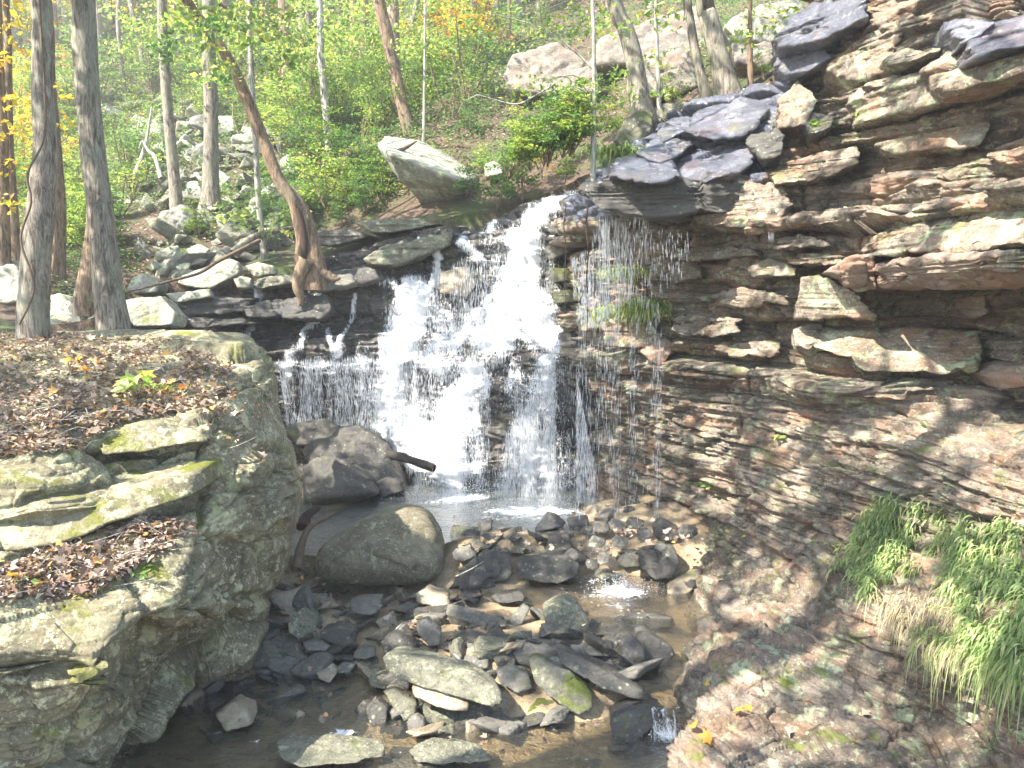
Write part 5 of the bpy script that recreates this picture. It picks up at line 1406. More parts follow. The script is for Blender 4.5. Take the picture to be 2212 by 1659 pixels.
# particular shrubs
for (u, v, Y, k, mt, s, lb) in [(1075, 445, 13.4, 0, 'leaf_cool', 1.0, 'grey-green bush at the right end of the perched wedge boulder'),
                                (1130, 425, 13.4, 0, 'leaf_green', 1.0, 'dark green bush hanging over the top of the main fall'),
                                (1170, 375, 14.0, 1, 'leaf_yellow', .6, 'yellow-brown leaved bush between the perched boulder and the pale sapling'),
                                (1200, 335, 14.4, 0, 'leaf_bright', .8, 'lime bush left of the pale sapling at the rim'),
                                (1330, 300, 10.9, 0, 'leaf_bright', .8, 'grassy lime bush under the leaning rim tree'),
                                (1040, 430, 13.6, 0, 'leaf_cool', .9, 'low grey-green bush against the wedge boulder end'),
                                (1220, 390, 13.2, 0, 'leaf_green', .7, 'small green bush just left of the sapling foot'),
                                (1450, 220, 11.5, 0, 'leaf_bright', .55, 'lime bush behind the left twin trunk'),
                                (1650, 165, 10.6, 0, 'leaf_bright', .4, 'small lime bush at the foot of the upper cliff')]:
    shrub(P(u, v, Y), k, mt, s, lb)

# background trunks with crowns, far up the slope
bg = []
for i in range(4):
    rng = np.random.default_rng(700 + i); H = 9 + i
    w = np.array([[0, 0, -.3, .15], [rng.normal(0, .15), 0, H * .4, .12], [rng.normal(0, .3), .1, H * .75, .08], [rng.normal(0, .4), 0, H, .03]])
    w = resample(w, .25); v, f = tube_np(w[:, :3], w[:, 3], 10, .12, i)
    tm = mesh_np('trunk', v, f, M[['bark_grey', 'bark_brown', 'bark_pale', 'bark_grey'][i]])
    a = rng.uniform(0, 6.28, 26); rr2 = rng.uniform(.3, 1.9, 26)
    c = np.c_[np.cos(a) * rr2, np.sin(a) * rr2, rng.uniform(H * .12, H, 26)]
    v, f = leaves_np(clusters(c, .65, 34, rng, .35), .13, rng, .6)
    bg.append((tm, [mesh_np('crown', v, f, M[m_], False) for m_ in ('leaf_green', 'leaf_bright', 'leaf_yellow')]))
nb = 0
while nb < 78:
    u = rr.uniform(-80, 1500); v = rr.uniform(-40, 170)
    if inpoly(np.array([u]), np.array([v]), crag)[0]: continue
    h = hillhit(u, v)
    if h[1] > 46 or h[1] < 19: continue
    k = rr.randrange(4)
    o = empty('forest_tree', h, 'slender forest tree with light foliage far up the slope', 'tree', 'slender trees far up the slope')
    o.rotation_euler = (rr.gauss(0, .04), rr.gauss(0, .05), rr.uniform(0, 6.28)); s = rr.uniform(.6, 1.1); o.scale = (s, s, rr.uniform(.9, 1.2))
    for nm, me in (('trunk', bg[k][0]), ('crown', bg[k][1][rr.choice([0, 1, 1, 1, 2])])):
        c = bpy.data.objects.new(nm, me); COL.objects.link(c); c.parent = o
    nb += 1

# --- ground cover of the slope
def slope_scatter(n, vr=(-60, 700)):
    out = []
    while len(out) < n:
        u = RNG.uniform(-80, 1700, 400); v = RNG.uniform(vr[0], vr[1], 400)
        for a_, b_ in zip(u, v):
            if a_ > 1240 and b_ > 250: continue
            if b_ > 395 + max(0, (650 - abs(a_ - 200)) * .5): continue
            h = hillhit(a_, b_)
            if h[1] < 46: out.append((h[0], h[1]))
    o = np.array(out[:n]); o = o + RNG.normal(0, .25, o.shape)
    return o
base = slope_scatter(2200)
def spread(base, k, sd):
    q = np.repeat(base, k, axis=0) + RNG.normal(0, sd, (len(base) * k, 2)) * (np.repeat(base[:, 1:], k, axis=0) / 14)
    q = q[~inpoly(q[:, 0], q[:, 1], gorge)]
    return np.c_[q, hz(q[:, 0], q[:, 1])]
q = spread(base, 9, .3); q[:, 2] += .02
v, f = leaves_np(q, .06 * np.clip(q[:, 1] / 13, 1, 2.4), RNG, .7)
link('leaf_litter', mesh_np('leaf_litter', v, f, M['litter'], False), None, 'brown fallen leaves covering the wooded slope', 'leaf litter', None, 'stuff')
g = base[vnoise(np.c_[base * .55, np.zeros(len(base))], 5) > -.35]
q = spread(g, 26, .38); q[:, 2] += RNG.uniform(.05, .35, len(q))
v, f = leaves_np(q, .055 * np.clip(q[:, 1] / 13, 1, 2.4), RNG, .75)
link('ground_plants', mesh_np('ground_plants', v, f, M['leaf_cool'], False), None, 'low green undergrowth covering the wooded slope', 'undergrowth', None, 'stuff')

# stones scattered over the talus
tal = [(300, 290), (470, 240), (600, 290), (640, 400), (620, 530), (520, 590), (330, 620), (290, 470)]
k = 0
pp = [p_.copy() for p_ in protos[:6]]
for i_, p_ in enumerate(pp): p_.materials.clear(); p_.materials.append(M[('green', 'pale', 'grey')[i_ % 3]])
while k < 190:
    u, v = (rr.uniform(285, 640), rr.uniform(240, 620)) if k < 140 else (rr.uniform(100, 520), rr.uniform(90, 300))
    if k < 140 and not inpoly(np.array([u]), np.array([v]), tal)[0]: continue
    h = hillhit(u, v); s = rr.uniform(.25, .95) * (1 + .02 * (h[1] - 13))
    o = link('talus_stone', pp[rr.randrange(6)], None, 'small pale lichen stone of the talus on the wooded slope', 'stone', 'small pale stones of the talus', None, (h[0], h[1], h[2] + s * .15))
    o.scale = (s, s * rr.uniform(.7, 1), s * rr.uniform(.8, 1.3)); o.rotation_euler = (rr.gauss(0, .5), rr.gauss(0, .5), rr.uniform(0, 6.3)); k += 1

# --- dead wood
def wood(name, label, path, r0, mat='dead', cat='branch', seg=9, taper=.7, rough=.2):
    w = np.array([[*P(q[0], q[1], q[2]), r0 * (1 - taper * i / (len(path) - 1))] for i, q in enumerate(path)])
    w = resample(w, .05); v, f = tube_np(w[:, :3], w[:, 3], seg, rough, len(path))
    me = mesh_np(name, v, f, M[mat]); loc = recentre(me)
    return link(name, me, None, label, cat, None, None, loc)
wood('fallen_branch', 'long fallen branch lying across the pale slabs left of the leaning tree', [(560, 520, 12.6), (530, 535, 12.3), (470, 565, 12.0), (430, 590, 11.9), (375, 605, 11.8), (320, 620, 11.6), (270, 632, 11.4)], .036)
wood('fallen_log', 'wet black log at the foot of the falls beside the dark boulder', [(832, 980, 10.9), (870, 988, 10.8), (905, 1000, 10.7), (938, 1012, 10.6)], .07, 'deadwet', 'log', 14, .2, .3)
wood('fallen_log', 'greenish fallen log on the slope left of the leaning tree', [(505, 548, 13.4), (545, 515, 13.6), (590, 500, 13.8), (640, 490, 14)], .09, 'bark_grey', 'log')
wood('dead_stem', 'forked dead stem leaning among the talus boulders', [(293, 378, 17), (310, 330, 17.1), (318, 295, 17.2), (328, 230, 17.3)], .06, 'bark_pale')
wood('dead_stem', 'curved dead stem crossing the forked one on the talus', [(348, 385, 16.6), (335, 340, 16.8), (320, 325, 17), (308, 305, 17.1), (300, 322, 17)], .045, 'bark_pale')
wood('driftwood', 'driftwood root wedged between the bank boulder and the round boulder', [(640, 1230, 7.4), (650, 1180, 7.6), (668, 1140, 7.8), (700, 1120, 8.0), (722, 1110, 8.1)], .05, 'dead')
wood('driftwood', 'broken end of driftwood standing in the gap behind the round boulder', [(655, 1140, 8.1), (662, 1115, 8.2), (690, 1095, 8.3)], .09, 'hollow')
wood('fallen_branch', 'dark stick lying on top of the perched wedge boulder', [(860, 328, 14.6), (878, 318, 14.8), (900, 305, 14.9)], .05)
for lb, pth in [('thin twig poking out by the cascade near the tall mossy stone', [(980, 1412, 5.9), (1010, 1440, 5.8), (1020, 1470, 5.7)]), ('thin pale twig leaning on the upright grey stone', [(855, 1360, 6.5), (870, 1345, 6.5), (888, 1340, 6.6)]),
                ('pale stick lying on the jagged black rock', [(985, 1245, 7.2), (1020, 1228, 7.2), (1045, 1212, 7.3)])]:
    wood('twig', lb, pth, .007, 'bark_pale', 'twig', 6)
# hanging rope-like stems from the lip
for u, lb in ((1221, 'left of two dark hanging stems at the dripping ledge'), (1269, 'right of two dark hanging stems at the dripping ledge')):
    wood('hanging_vine', lb, [(u + 2, 440, 8.3), (u - 3, 490, 8.32), (u + 2, 540, 8.28), (u - 2, 600, 8.3), (u + 1, 650, 8.3), (u - 3, 665 if u < 1250 else 760, 8.3)], .009 if u > 1250 else .006, 'hollow', 'vine', 6, .5)

# --- leaf litter, twigs and seedlings on the bank boulder
pl = LP.reshape(-1, 3); nl = LN.reshape(-1, 3); ul = LU.ravel(); vl = LV.ravel()
hollowN = vnoise(np.stack([ul / 40, vl / 40, ul * 0], -1), 9)
okA = inpoly(ul, vl, [(-200, 722), (280, 728), (400, 740), (500, 780), (520, 850), (480, 905), (420, 905), (300, 912), (220, 940), (180, 985), (60, 985), (-200, 1020)])
okB = inpoly(ul, vl, [(-200, 1215), (100, 1200), (330, 1120), (420, 1135), (380, 1190), (300, 1230), (200, 1290), (60, 1290), (-200, 1300)])
okC = inpoly(ul, vl, [(520, 800), (600, 860), (600, 1000), (450, 1000), (430, 900)]) & (hollowN > .25)
okD = inpoly(ul, vl, [(200, 1000), (430, 980), (600, 1150), (450, 1300), (380, 1200)]) & (hollowN > .45)
def pick(mask, n): idx = np.flatnonzero(mask); return RNG.choice(idx, n)
ii = np.concatenate([pick(okA, 10500), pick(okB, 3600), pick(okC, 160), pick(okD, 60)])
litn = vnoise(np.stack([ul[ii] / 55, vl[ii] / 30, 0 * ul[ii]], -1), 31) + .6 * vnoise(np.stack([ul[ii] / 16, vl[ii] / 10, 0 * ul[ii]], -1), 32)
ii = ii[(litn > -.45) | (RNG.random(len(ii)) < .35)]
q = pl[ii] + RNG.normal(0, .01, (len(ii), 3)) + np.array([0, 0, .012]) + RNG.uniform(0, .03, (len(ii), 1)) * np.array([0, 0, 1])
v1, f1 = leaves_np(q, .046, RNG, .66)
jj = RNG.choice(len(q), 750, replace=False)
v2, f2 = leaves_np(q[jj] + np.array([0, 0, .012]), .072, RNG, .6, 'maple')
tw = MB()
for k in RNG.choice(len(q), 300, replace=False):
    a = RNG.uniform(0, 6.28); L = RNG.uniform(.08, .35)
    e = np.array([math.cos(a) * L, math.sin(a) * L * .7, RNG.uniform(-.02, .12)])
    w = resample(np.array([[*q[k], .0028], [*(q[k] + e * .5 + RNG.normal(0, .02, 3)), .0022], [*(q[k] + e), .001]]), .06)
    v, f = tube_np(w[:, :3], w[:, 3], 4); tw.add(v, f)
link('leaf_litter', mesh_np('leaf_litter', np.concatenate([v1, v2]), np.concatenate([f1, f2 + len(v1)]), M['litter'], False), None, 'brown and orange dead leaves carpeting the bank boulder top', 'leaf litter', None, 'stuff')
link('twigs', tw.mesh('twigs', M['bark_pale']), None, 'thin dry twigs mixed in the leaf litter on the bank boulder', 'twigs', None, 'stuff')


def surf_at(Pg, Ug, Vg, u, v):
    i = int(np.argmin(np.abs(Vg[:, 0] - v))); j = int(np.argmin(np.abs(Ug[0] - u)))
    return Pg[i, j]


def seedling(label, pos, n, size, spread_, h, mat, kind='oval', seed=0, cat='plant', flat=.6):
    rng = np.random.default_rng(seed)
    root = empty('seedling', pos, label, cat)
    st = MB(); tips = []
    for i in range(n):
        a = rng.uniform(0, 6.28); s = rng.uniform(.2, 1) * spread_
        e = pos + np.array([math.cos(a) * s, math.sin(a) * s, h * rng.uniform(.5, 1)])
        w = resample(np.array([[*pos, .003], [*((pos + e) / 2 + np.array([0, 0, .02])), .002], [*e, .0012]]), .05)
        v, f = tube_np(w[:, :3], w[:, 3], 4); st.add(v, f); tips.append(e)
    child('stem', st.mesh('stem', M['dead']), root)
    v, f = leaves_np(np.array(tips), size, rng, flat, kind)
    child('leaves', mesh_np('leaves', v, f, M[mat], False), root)
for lb, u, v, n_, sz, sp, h, mt, kd in [
    ('yellow-green maple seedling standing in the leaf litter on the bank boulder', 300, 868, 11, .13, .16, .18, 'leaf_bright', 'maple'),
    ('yellow maple seedling right of the yellow-green one in the litter', 385, 862, 8, .085, .12, .12, 'leaf_yellow', 'maple'),
    ('small yellow seedling upper left on the bank boulder', 150, 800, 7, .06, .1, .1, 'leaf_yellow', 'oval'),
    ('tiny orange and yellow seedling left of the maple seedling', 190, 820, 7, .06, .1, .08, 'leaf_orange', 'oval'),
    ('small green plant on the lower litter shelf of the bank boulder', 320, 1250, 8, .05, .1, .07, 'leaf_cool', 'oval'),
    ('small green fern-like plant at the lower left litter', 80, 1260, 12, .05, .13, .06, 'leaf_cool', 'oval'),
    ('tiny seedling near the far edge of the bank boulder', 420, 815, 5, .05, .08, .07, 'leaf_yellow', 'oval'),
    ('low green sprig at the left of the pale ledge on the bank boulder', 130, 975, 8, .04, .1, .04, 'leaf_cool', 'oval')]:
    seedling(lb, surf_at(LP, LU, LV, u, v), n_, sz, sp, h, mt, kd, int(u))
for lb, u, v, n_, sz, sp, h, mt, kd in [
    ('broad bright leaves hanging from the cliff above the channel', 1505, 1050, 12, .11, .16, .05, 'leaf_bright', 'oval'),
    ('leafy plant on the cliff ledge left of the lichened block', 1800, 300, 20, .09, .22, .14, 'leaf_green', 'oval'),
    ('single bright leaf pair high on the cliff face', 1868, 285, 7, .12, .12, .16, 'leaf_bright', 'oval'),
    ('small green plant in the middle of the cliff face', 1680, 950, 9, .09, .14, .08, 'leaf_bright', 'oval'),
    ('green sprig on the pink block under the overhang', 1790, 625, 16, .07, .16, .06, 'leaf_bright', 'oval'),
    ('low plant at the foot of the cliff by the dark stones', 1490, 1110, 14, .08, .2, .06, 'leaf_green', 'oval'),
    ('trailing plant on the grey buttress near the grass', 1600, 1160, 14, .06, .2, .1, 'leaf_green', 'oval'),
    ('tiny yellow-green weed on the buttress right of the channel', 1780, 1190, 16, .05, .16, .12, 'leaf_bright', 'oval'),
    ('small fern in the crack left of the pink block', 1725, 660, 18, .06, .15, .05, 'leaf_green', 'oval')]:
    seedling(lb, surf_at(CPt, CU, CV, u, v) + np.array([-.04, -.05, 0]), n_, sz, sp, h, mt, kd, int(u))


def blades(pos, L, width, dirs, rng, seg=5, droop=1.0, up=1.0):
    n = len(pos); L = L * rng.uniform(.5, 1.25, n)
    d = dirs + rng.normal(0, .45, (n, 3)); d[:, 2] = 0; d /= np.linalg.norm(d, axis=1)[:, None] + 1e-9
    side = np.cross(d, [0, 0, 1.0]) + rng.normal(0, .2, (n, 3)); side /= np.linalg.norm(side, axis=1)[:, None]
    lean = rng.uniform(.4, 1.1, n); dr = droop * rng.uniform(.6, 1.4, n); u_ = up * rng.uniform(.6, 1.1, n)
    vs = []
    for k in range(seg + 1):
        t = k / seg
        c = pos + (d * (lean * t * (1 - .15 * t))[:, None] + np.array([0, 0, 1]) * (u_ * t - dr * t * t)[:, None]) * L[:, None]
        w_ = width * (1 - t ** 2 * .92) * (.55 + .9 * min(t * 3, .5))
        vs += [c - side * w_ / 2, c + side * w_ / 2]
    v = np.stack(vs, 1); m = 2 * (seg + 1)
    q = np.array([[2 * k, 2 * k + 1, 2 * k + 3, 2 * k + 2] for k in range(seg)])
    f = (q[None] + (np.arange(n) * m)[:, None, None]).reshape(-1, 4)
    return v.reshape(-1, 3), f


# --- grass on the right bank
pc = CPt.reshape(-1, 3); uc = CU.ravel(); vc = CV.ravel()
gp = [(1790, 1225), (1850, 1130), (1910, 1085), (2010, 1110), (2280, 1120), (2280, 1480), (2130, 1470), (2030, 1400), (1960, 1380), (1900, 1300), (1850, 1290)]
gn = vnoise(np.stack([uc / 90, vc / 70, uc * 0], -1), 3)
bare = inpoly(uc, vc, [(1880, 1280), (2010, 1230), (2070, 1330), (2030, 1380), (1920, 1370)])
gn2 = vnoise(np.stack([uc / 22, vc / 18, uc * 0], -1), 13)
ok = inpoly(uc, vc, gp) & (gn + .7 * gn2 > -.1) & ~bare
ii = pick(ok, 2600)
dirs = np.tile([-.75, -.55, 0], (len(ii), 1))
v1, f1 = blades(pc[ii], .22, .006, dirs, RNG, droop=1.0, up=.85)
ii = pick(ok, 5200); n_ = len(ii)
v2, f2 = blades(pc[ii] + RNG.uniform(0, .12, (n_, 1)) * np.array([0, 0, 1]),    .13, .016, np.tile([-.8, -.5, 0], (n_, 1)), RNG, droop=.9, up=.7)
edge = inpoly(uc, vc, [(1960, 1380), (2030, 1390), (2140, 1420), (2280, 1420), (2280, 1500), (2100, 1480), (1980, 1420)])
edge = edge & (gn2 > .1)
ii = pick(edge, 120)
v3, f3 = blades(pc[ii], .20, .008, np.tile([-.6, -.7, 0], (len(ii), 1)), RNG, droop=1.5, up=.35)
link('grass', mesh_np('grass', np.concatenate([v1, v2, v3]), np.concatenate([f1, f2 + len(v1), f3 + len(v1) + len(v2)]), M['grass'], False), None, 'lush green grass drooping over the right bank', 'grass', None, 'stuff')
ii = pick(inpoly(uc, vc, [(1870, 1270), (2030, 1230), (2120, 1350), (2200, 1370), (2200, 1420), (1980, 1390)]), 900)
v, f = blades(pc[ii], .2, .004, np.tile([-.6, -.6, 0], (len(ii), 1)), RNG, droop=1.3, up=.5)
link('dry_grass', mesh_np('dry_grass', v, f, M['straw'], False), None, 'dry straw-coloured grass and roots on the bare patch of the right bank', 'dry grass', None, 'stuff')
# ferns in the drip zone
for lb, u, v, n_, s in [('bright fern clump on the ledge beside the falls', 1325, 680, 750, .24), ('second bright fern clump right of it on the same ledge', 1395, 665, 620, .24), ('small grass tuft on the rim right of the sapling', 1330, 330, 420, .2), ('hanging green tuft on the shaded wall behind the drips', 1380, 600, 420, .16)]:
    b = surf_at(CPt, CU, CV, u, v) + np.array([-.15, -.3, .04])
    if 'rim' in lb: b = P(u, v, 9.6)
    rng = np.random.default_rng(int(u))
    pos = b + rng.normal(0, 1, (n_, 3)) * np.array([.14, .06, .04])
    v_, f_ = blades(pos, s, .016, np.tile([-.5, -.8, 0], (n_, 1)), rng, droop=1.1, up=.8)
    me = mesh_np('fern', v_, f_, M['leaf_bright' if 'tuft on the rim' not in lb else 'leaf_green'], False); loc = recentre(me)
    link('fern', me, None, lb, 'fern', None, None, loc)
b = surf_at(LP, LU, LV, 350, 845)
pos = b + RNG.normal(0, 1, (160, 3)) * np.array([.07, .05, .008])
v, f = blades(pos, .14, .005, np.tile([.3, -.6, 0], (160, 1)), RNG, droop=.8, up=.8)
me = mesh_np('grass_tuft', v, f, M['leaf_bright'], False); loc = recentre(me)
link('grass_tuft', me, None, 'pale green grass tuft in the litter beside the maple seedlings', 'grass tuft', None, None, loc)

sl_ = []
while len(sl_) < 340:
    u, v = (rr.uniform(600, 720), rr.uniform(1120, 1300)) if len(sl_) < 90 else (rr.uniform(960, 1520), rr.uniform(1130, 1215)) if len(sl_) < 220 else (rr.uniform(600, 1420), rr.uniform(1260, 1640))
    g_ = G(u, v, .3); z_ = float(bz(np.array([g_[0]]), np.array([g_[1]]))[0]); g_ = G(u, v, z_ + .02); sl_.append([g_[0], g_[1], z_ + rr.uniform(.02, .16)])
v, f = leaves_np(np.array(sl_), .06, RNG, .6, 'maple')
link('fallen_leaves', mesh_np('fallen_leaves', v, f, M['litter'], False), None, 'dead leaves caught between the stones of the stream', 'fallen leaves', None, 'stuff')
# single fallen leaves that catch the eye
for lb, u, v, mt, sz, an, src in [('yellow fallen leaf on the wet rock at bottom right', 1592, 1545, 'leaf_yellow', .11, .4, 0), ('orange fallen leaf touching the yellow one', 1618, 1532, 'leaf_orange', .10, 1.2, 0),
                                  ('red fallen leaf lying left of the yellow one', 1515, 1580, 'leaf_orange', .11, 2, 0), ('bright orange leaf below the red one', 1531, 1607, 'leaf_orange', .09, .2, 0),
                                  ('pale yellow leaf on the wet slope above the red one', 1523, 1475, 'leaf_yellow', .07, 1, 0), ('yellow curled leaf near the bottom edge', 1845, 1632, 'leaf_yellow', .08, 2.6, 0),
                                  ('dark red leaf on the shaded bedrock', 1742, 1510, 'leaf_orange', .08, .9, 0), ('dull brown leaf pair right of centre on the bedrock', 1700, 1580, 'litter', .11, .3, 0), ('small tan leaf below the shaded ledge', 1860, 1540, 'litter', .09, 2, 0),
                                  ('orange leaf lying at the lower edge of the bank boulder litter', 48, 1250, 'leaf_orange', .09, 0, 1), ('red leaf at the moss edge of the bank boulder', 165, 1255, 'leaf_orange', .09, 1, 1)]:
    b = surf_at(CPt, CU, CV, u, v) if src == 0 else surf_at(LP, LU, LV, u, v)
    b = b + (np.array([-.01, -.04, .04]))
    rng = np.random.default_rng(int(u)); v_, f_ = leaves_np(b[None], sz, rng, .7, 'maple')
    me = mesh_np('fallen_leaf', v_, f_, M[mt], False); loc = recentre(me)
    link('fallen_leaf', me, None, lb, 'leaf', None, None, loc)

# ================================================================== water
def seg_density(U, V, strokes):
    d = np.zeros_like(U, float)
    for pts, w0, w1, a in strokes:
        best = np.full(U.shape, 0.0); n = len(pts)
        for i in range(n - 1):
            p = np.array(pts[i], float); q = np.array(pts[i + 1], float); ab = q - p
            t = np.clip(((U - p[0]) * ab[0] + (V - p[1]) * ab[1]) / (ab @ ab), 0, 1)
            dist = np.hypot(U - p[0] - t * ab[0], V - p[1] - t * ab[1])
            w_ = w0 + (w1 - w0) * (i + t) / (n - 1)
            best = np.maximum(best, .72 * np.exp(-(dist / w_) ** 2 * 1.2) + .28 * np.exp(-(dist / w_) ** 2 * .35))
        d = np.maximum(d, best * a)
    return d


def cascade(name, label, strokes, mat='white', off=.05, noise=.25, cut=.12, Pg=None, Ng=None, Ug=None, Vg=None, parent=None, cat='waterfall'):
    Pg = WP if Pg is None else Pg; Ng = WN if Ng is None else Ng; Ug = WU if Ug is None else Ug; Vg = WV if Vg is None else Vg
    D = seg_density(Ug, Vg, strokes)
    nn = fbm(np.stack([Ug / 26, Vg / 90, 0 * Ug], -1), 1, 4, 17)
    D = np.clip(D * (1 + noise * nn * 1.6), 0, 1)
    # water leaves the lips and falls clear: take the foremost rock above each point
    Yv = Pg[..., 1].copy(); n_ = Yv.shape[0]
    front = Yv.copy()
    for k in range(1, n_):
        front[k] = np.minimum(front[k], front[k - 1] + .012)
    ker = np.hanning(43); ker = ker / ker.sum()
    front = np.minimum(front, np.apply_along_axis(lambda c: np.convolve(np.pad(c, 21, 'edge'), ker, 'valid'), 0, front) + .02)
    q = Pg.copy(); dy = front - Yv
    # moving toward the viewer keeps height and x: falls hang vertically below the lip
    q[..., 1] = front - off - .10 * D - .035 * nn
    f = grid_faces(Ug.shape[1], Ug.shape[0]); keep = (D > cut).ravel()
    f = f[keep[f].any(1)]
    dd = np.clip((D - cut) / (1 - cut), 0, 1)
    v, f, a = compact(q.reshape(-1, 3), f, dd.ravel())
    me = mesh_np(name, v, f, M[mat], True, {'dens': a})
    if parent is not None: return child(name, me, parent), q, D
    return link(name, me, None, label, cat), q, D


def drops(n, sample, length, rad, rng):
    """short falling drops: thin spindles"""
    p = sample(n); L = length * rng.uniform(.5, 1.6, n); R = rad * rng.uniform(.6, 1.5, n)
    dx = rng.normal(0, .05, n); 
    off = np.array([[0, 0, .5], [1, 0, 0.1], [-.5, .87, 0.1], [-.5, -.87, 0.1], [0, 0, -.5]])
    v = np.empty((n, 5, 3))
    v[..., 0] = p[:, 0, None] + off[:, 0] * R[:, None] + off[:, 2] * (dx * L)[:, None]
    v[..., 1] = p[:, 1, None] + off[:, 1] * R[:, None]
    v[..., 2] = p[:, 2, None] + off[:, 2] * L[:, None]
    t = np.array([[0, 1, 2], [0, 2, 3], [0, 3, 1], [4, 2, 1], [4, 3, 2], [4, 1, 3]])
    f = (t[None] + (np.arange(n) * 5)[:, None, None]).reshape(-1, 3)
    return v.reshape(-1, 3), f


def stuffpart(name, root, n, sample, length, rad, rng, label=None):
    v, f = drops(n, sample, length, rad, rng)
    o = child(name, mesh_np(name, v, f, M['drop'], False), root, label); o['kind'] = 'stuff'; return o


def poly_sampler(poly, yfun, rng, clumps=None):
    xs_ = [p[0] for p in poly]; ys_ = [p[1] for p in poly]
    def s(n):
        out_u, out_v = np.empty(0), np.empty(0)
        while len(out_u) < n:
            u = rng.uniform(min(xs_), max(xs_), n * 2); v = rng.uniform(min(ys_), max(ys_), n * 2)
            k = inpoly(u, v, poly)
            if clumps: 
                k &= rng.random(n * 2) < np.clip(.5 + 1.0 * vnoise(np.stack([u / clumps, v / 400, 0 * u], -1), 8) + .35 * vnoise(np.stack([u / (clumps * .25), v / 300, 0 * u], -1), 9), .03, 1)
            out_u = np.concatenate([out_u, u[k]]); out_v = np.concatenate([out_v, v[k]])
        out_u, out_v = out_u[:n], out_v[:n]
        return P(out_u, out_v, yfun(out_u, out_v))
    return s


rng = np.random.default_rng(99)
mf = empty('waterfall', P(1000, 1060, 10.8), 'main white waterfall tumbling down the stepped rock wall into the pool', 'waterfall')
main = [([(880, 760), (960, 790), (1030, 810)], 40, 50, .7), ([(1150, 640), (1120, 700)], 50, 50, .8), ([(930, 640), (960, 700), (990, 740)], 40, 50, .62), ([(870, 880), (900, 930), (960, 950)], 45, 55, .8), ([(1225, 425), (1190, 440), (1150, 470), (1140, 510), (1125, 560), (1105, 620), (1085, 680), (1070, 715)], 24, 74, 1.0),
        ([(1110, 600), (1150, 660), (1165, 712)], 40, 60, .9),
        ([(1060, 640), (1030, 690), (1010, 715)], 30, 45, .75),
        ([(800, 600), (850, 610), (890, 650)], 16, 40, .75),
        ([(890, 640), (875, 700), (865, 760), (850, 850), (843, 925)], 55, 50, 1.0),
        ([(900, 650), (960, 720), (930, 760)], 40, 60, .6),
        ([(1000, 716), (1080, 722), (1165, 720)], 14, 14, .9),
        ([(1030, 800), (1005, 850), (980, 905), (965, 960), (970, 1010)], 36, 62, 1.0),
        ([(1060, 830), (1040, 880), (1020, 930)], 26, 34, .8),
        ([(845, 958), (900, 952), (950, 975)], 22, 48, 1.0), ([(880, 990), (930, 1000), (965, 1010)], 24, 40, 1.0),
        ([(970, 740), (1000, 780), (1010, 810)], 50, 45, .62), ([(1000, 1010), (970, 1040), (985, 1068)], 45, 46, .9), ([(1010, 960), (1030, 1020), (1040, 1080)], 40, 50, .55)]
cascade('white_water', None, main, 'white', parent=mf)
thin = [([(690, 640), (760, 620), (820, 640), (830, 740)], 40, 70, .38), ([(740, 760), (830, 760)], 50, 50, .48), ([(1110, 780), (1130, 900), (1100, 1060)], 60, 90, .56), ([(1200, 480), (1190, 560)], 40, 50, .48), ([(640, 640), (700, 700), (760, 770)], 30, 50, .34), ([(1230, 560), (1200, 640), (1180, 720)], 40, 60, .42), ([(1080, 480), (1060, 560), (1040, 640)], 40, 60, .45), ([(840, 590), (850, 640)], 40, 60, .45), ([(700, 780), (700, 900)], 90, 100, .42), ([(1060, 800), (1040, 1000)], 70, 90, .5), ([(1100, 520), (1080, 700), (1000, 760)], 90, 120, .5), ([(870, 650), (900, 760), (900, 900)], 70, 90, .5), ([(980, 650), (960, 780), (930, 900)], 60, 70, .5), ([(1130, 720), (1100, 800), (1080, 900)], 60, 60, .42), ([(1000, 900), (1010, 1060)], 90, 90, .55), ([(1180, 640), (1180, 700)], 40, 40, .5)]
cascade('thin_water', None, thin, 'white2', parent=mf, off=.02)
veil = [([(1252, 672), (1225, 712), (1205, 735)], 14, 14, .85), ([(1205, 735), (1200, 790), (1180, 870), (1150, 960), (1140, 1085)], 30, 115, .74), ([(1205, 760), (1225, 860), (1235, 1080)], 20, 40, .5),
        ([(1130, 970), (1090, 1040), (1080, 1090)], 60, 70, .58)]
vf = empty('waterfall', P(1180, 1095, 10.6), 'thin bluish veil of water falling right of the main white fall', 'waterfall')
cascade('white_water', None, veil, 'white2', parent=vf, off=.09)
lf = empty('waterfall', P(700, 900, 12.0), 'curtain of separate drops and trickles left of the main white fall', 'waterfall')
left = [([(690, 652), (668, 690), (655, 740), (648, 765)], 9, 15, .85), ([(676, 664), (678, 700)], 6, 7, .7), ([(772, 640), (762, 680), (740, 740), (738, 765)], 7, 12, .8), ([(706, 706), (720, 735), (735, 765)], 9, 16, .7),
        ([(650, 755), (640, 790)], 24, 34, .75), ([(610, 790), (700, 785), (800, 790)], 20, 24, .62), ([(640, 800), (640, 910)], 46, 52, .55), ([(720, 790), (730, 920)], 55, 60, .52), ([(790, 780), (800, 930)], 50, 55, .58), ([(900, 800), (890, 900)], 40, 40, .55)]
cascade('white_water', None, left, 'white2', parent=lf, off=.07)
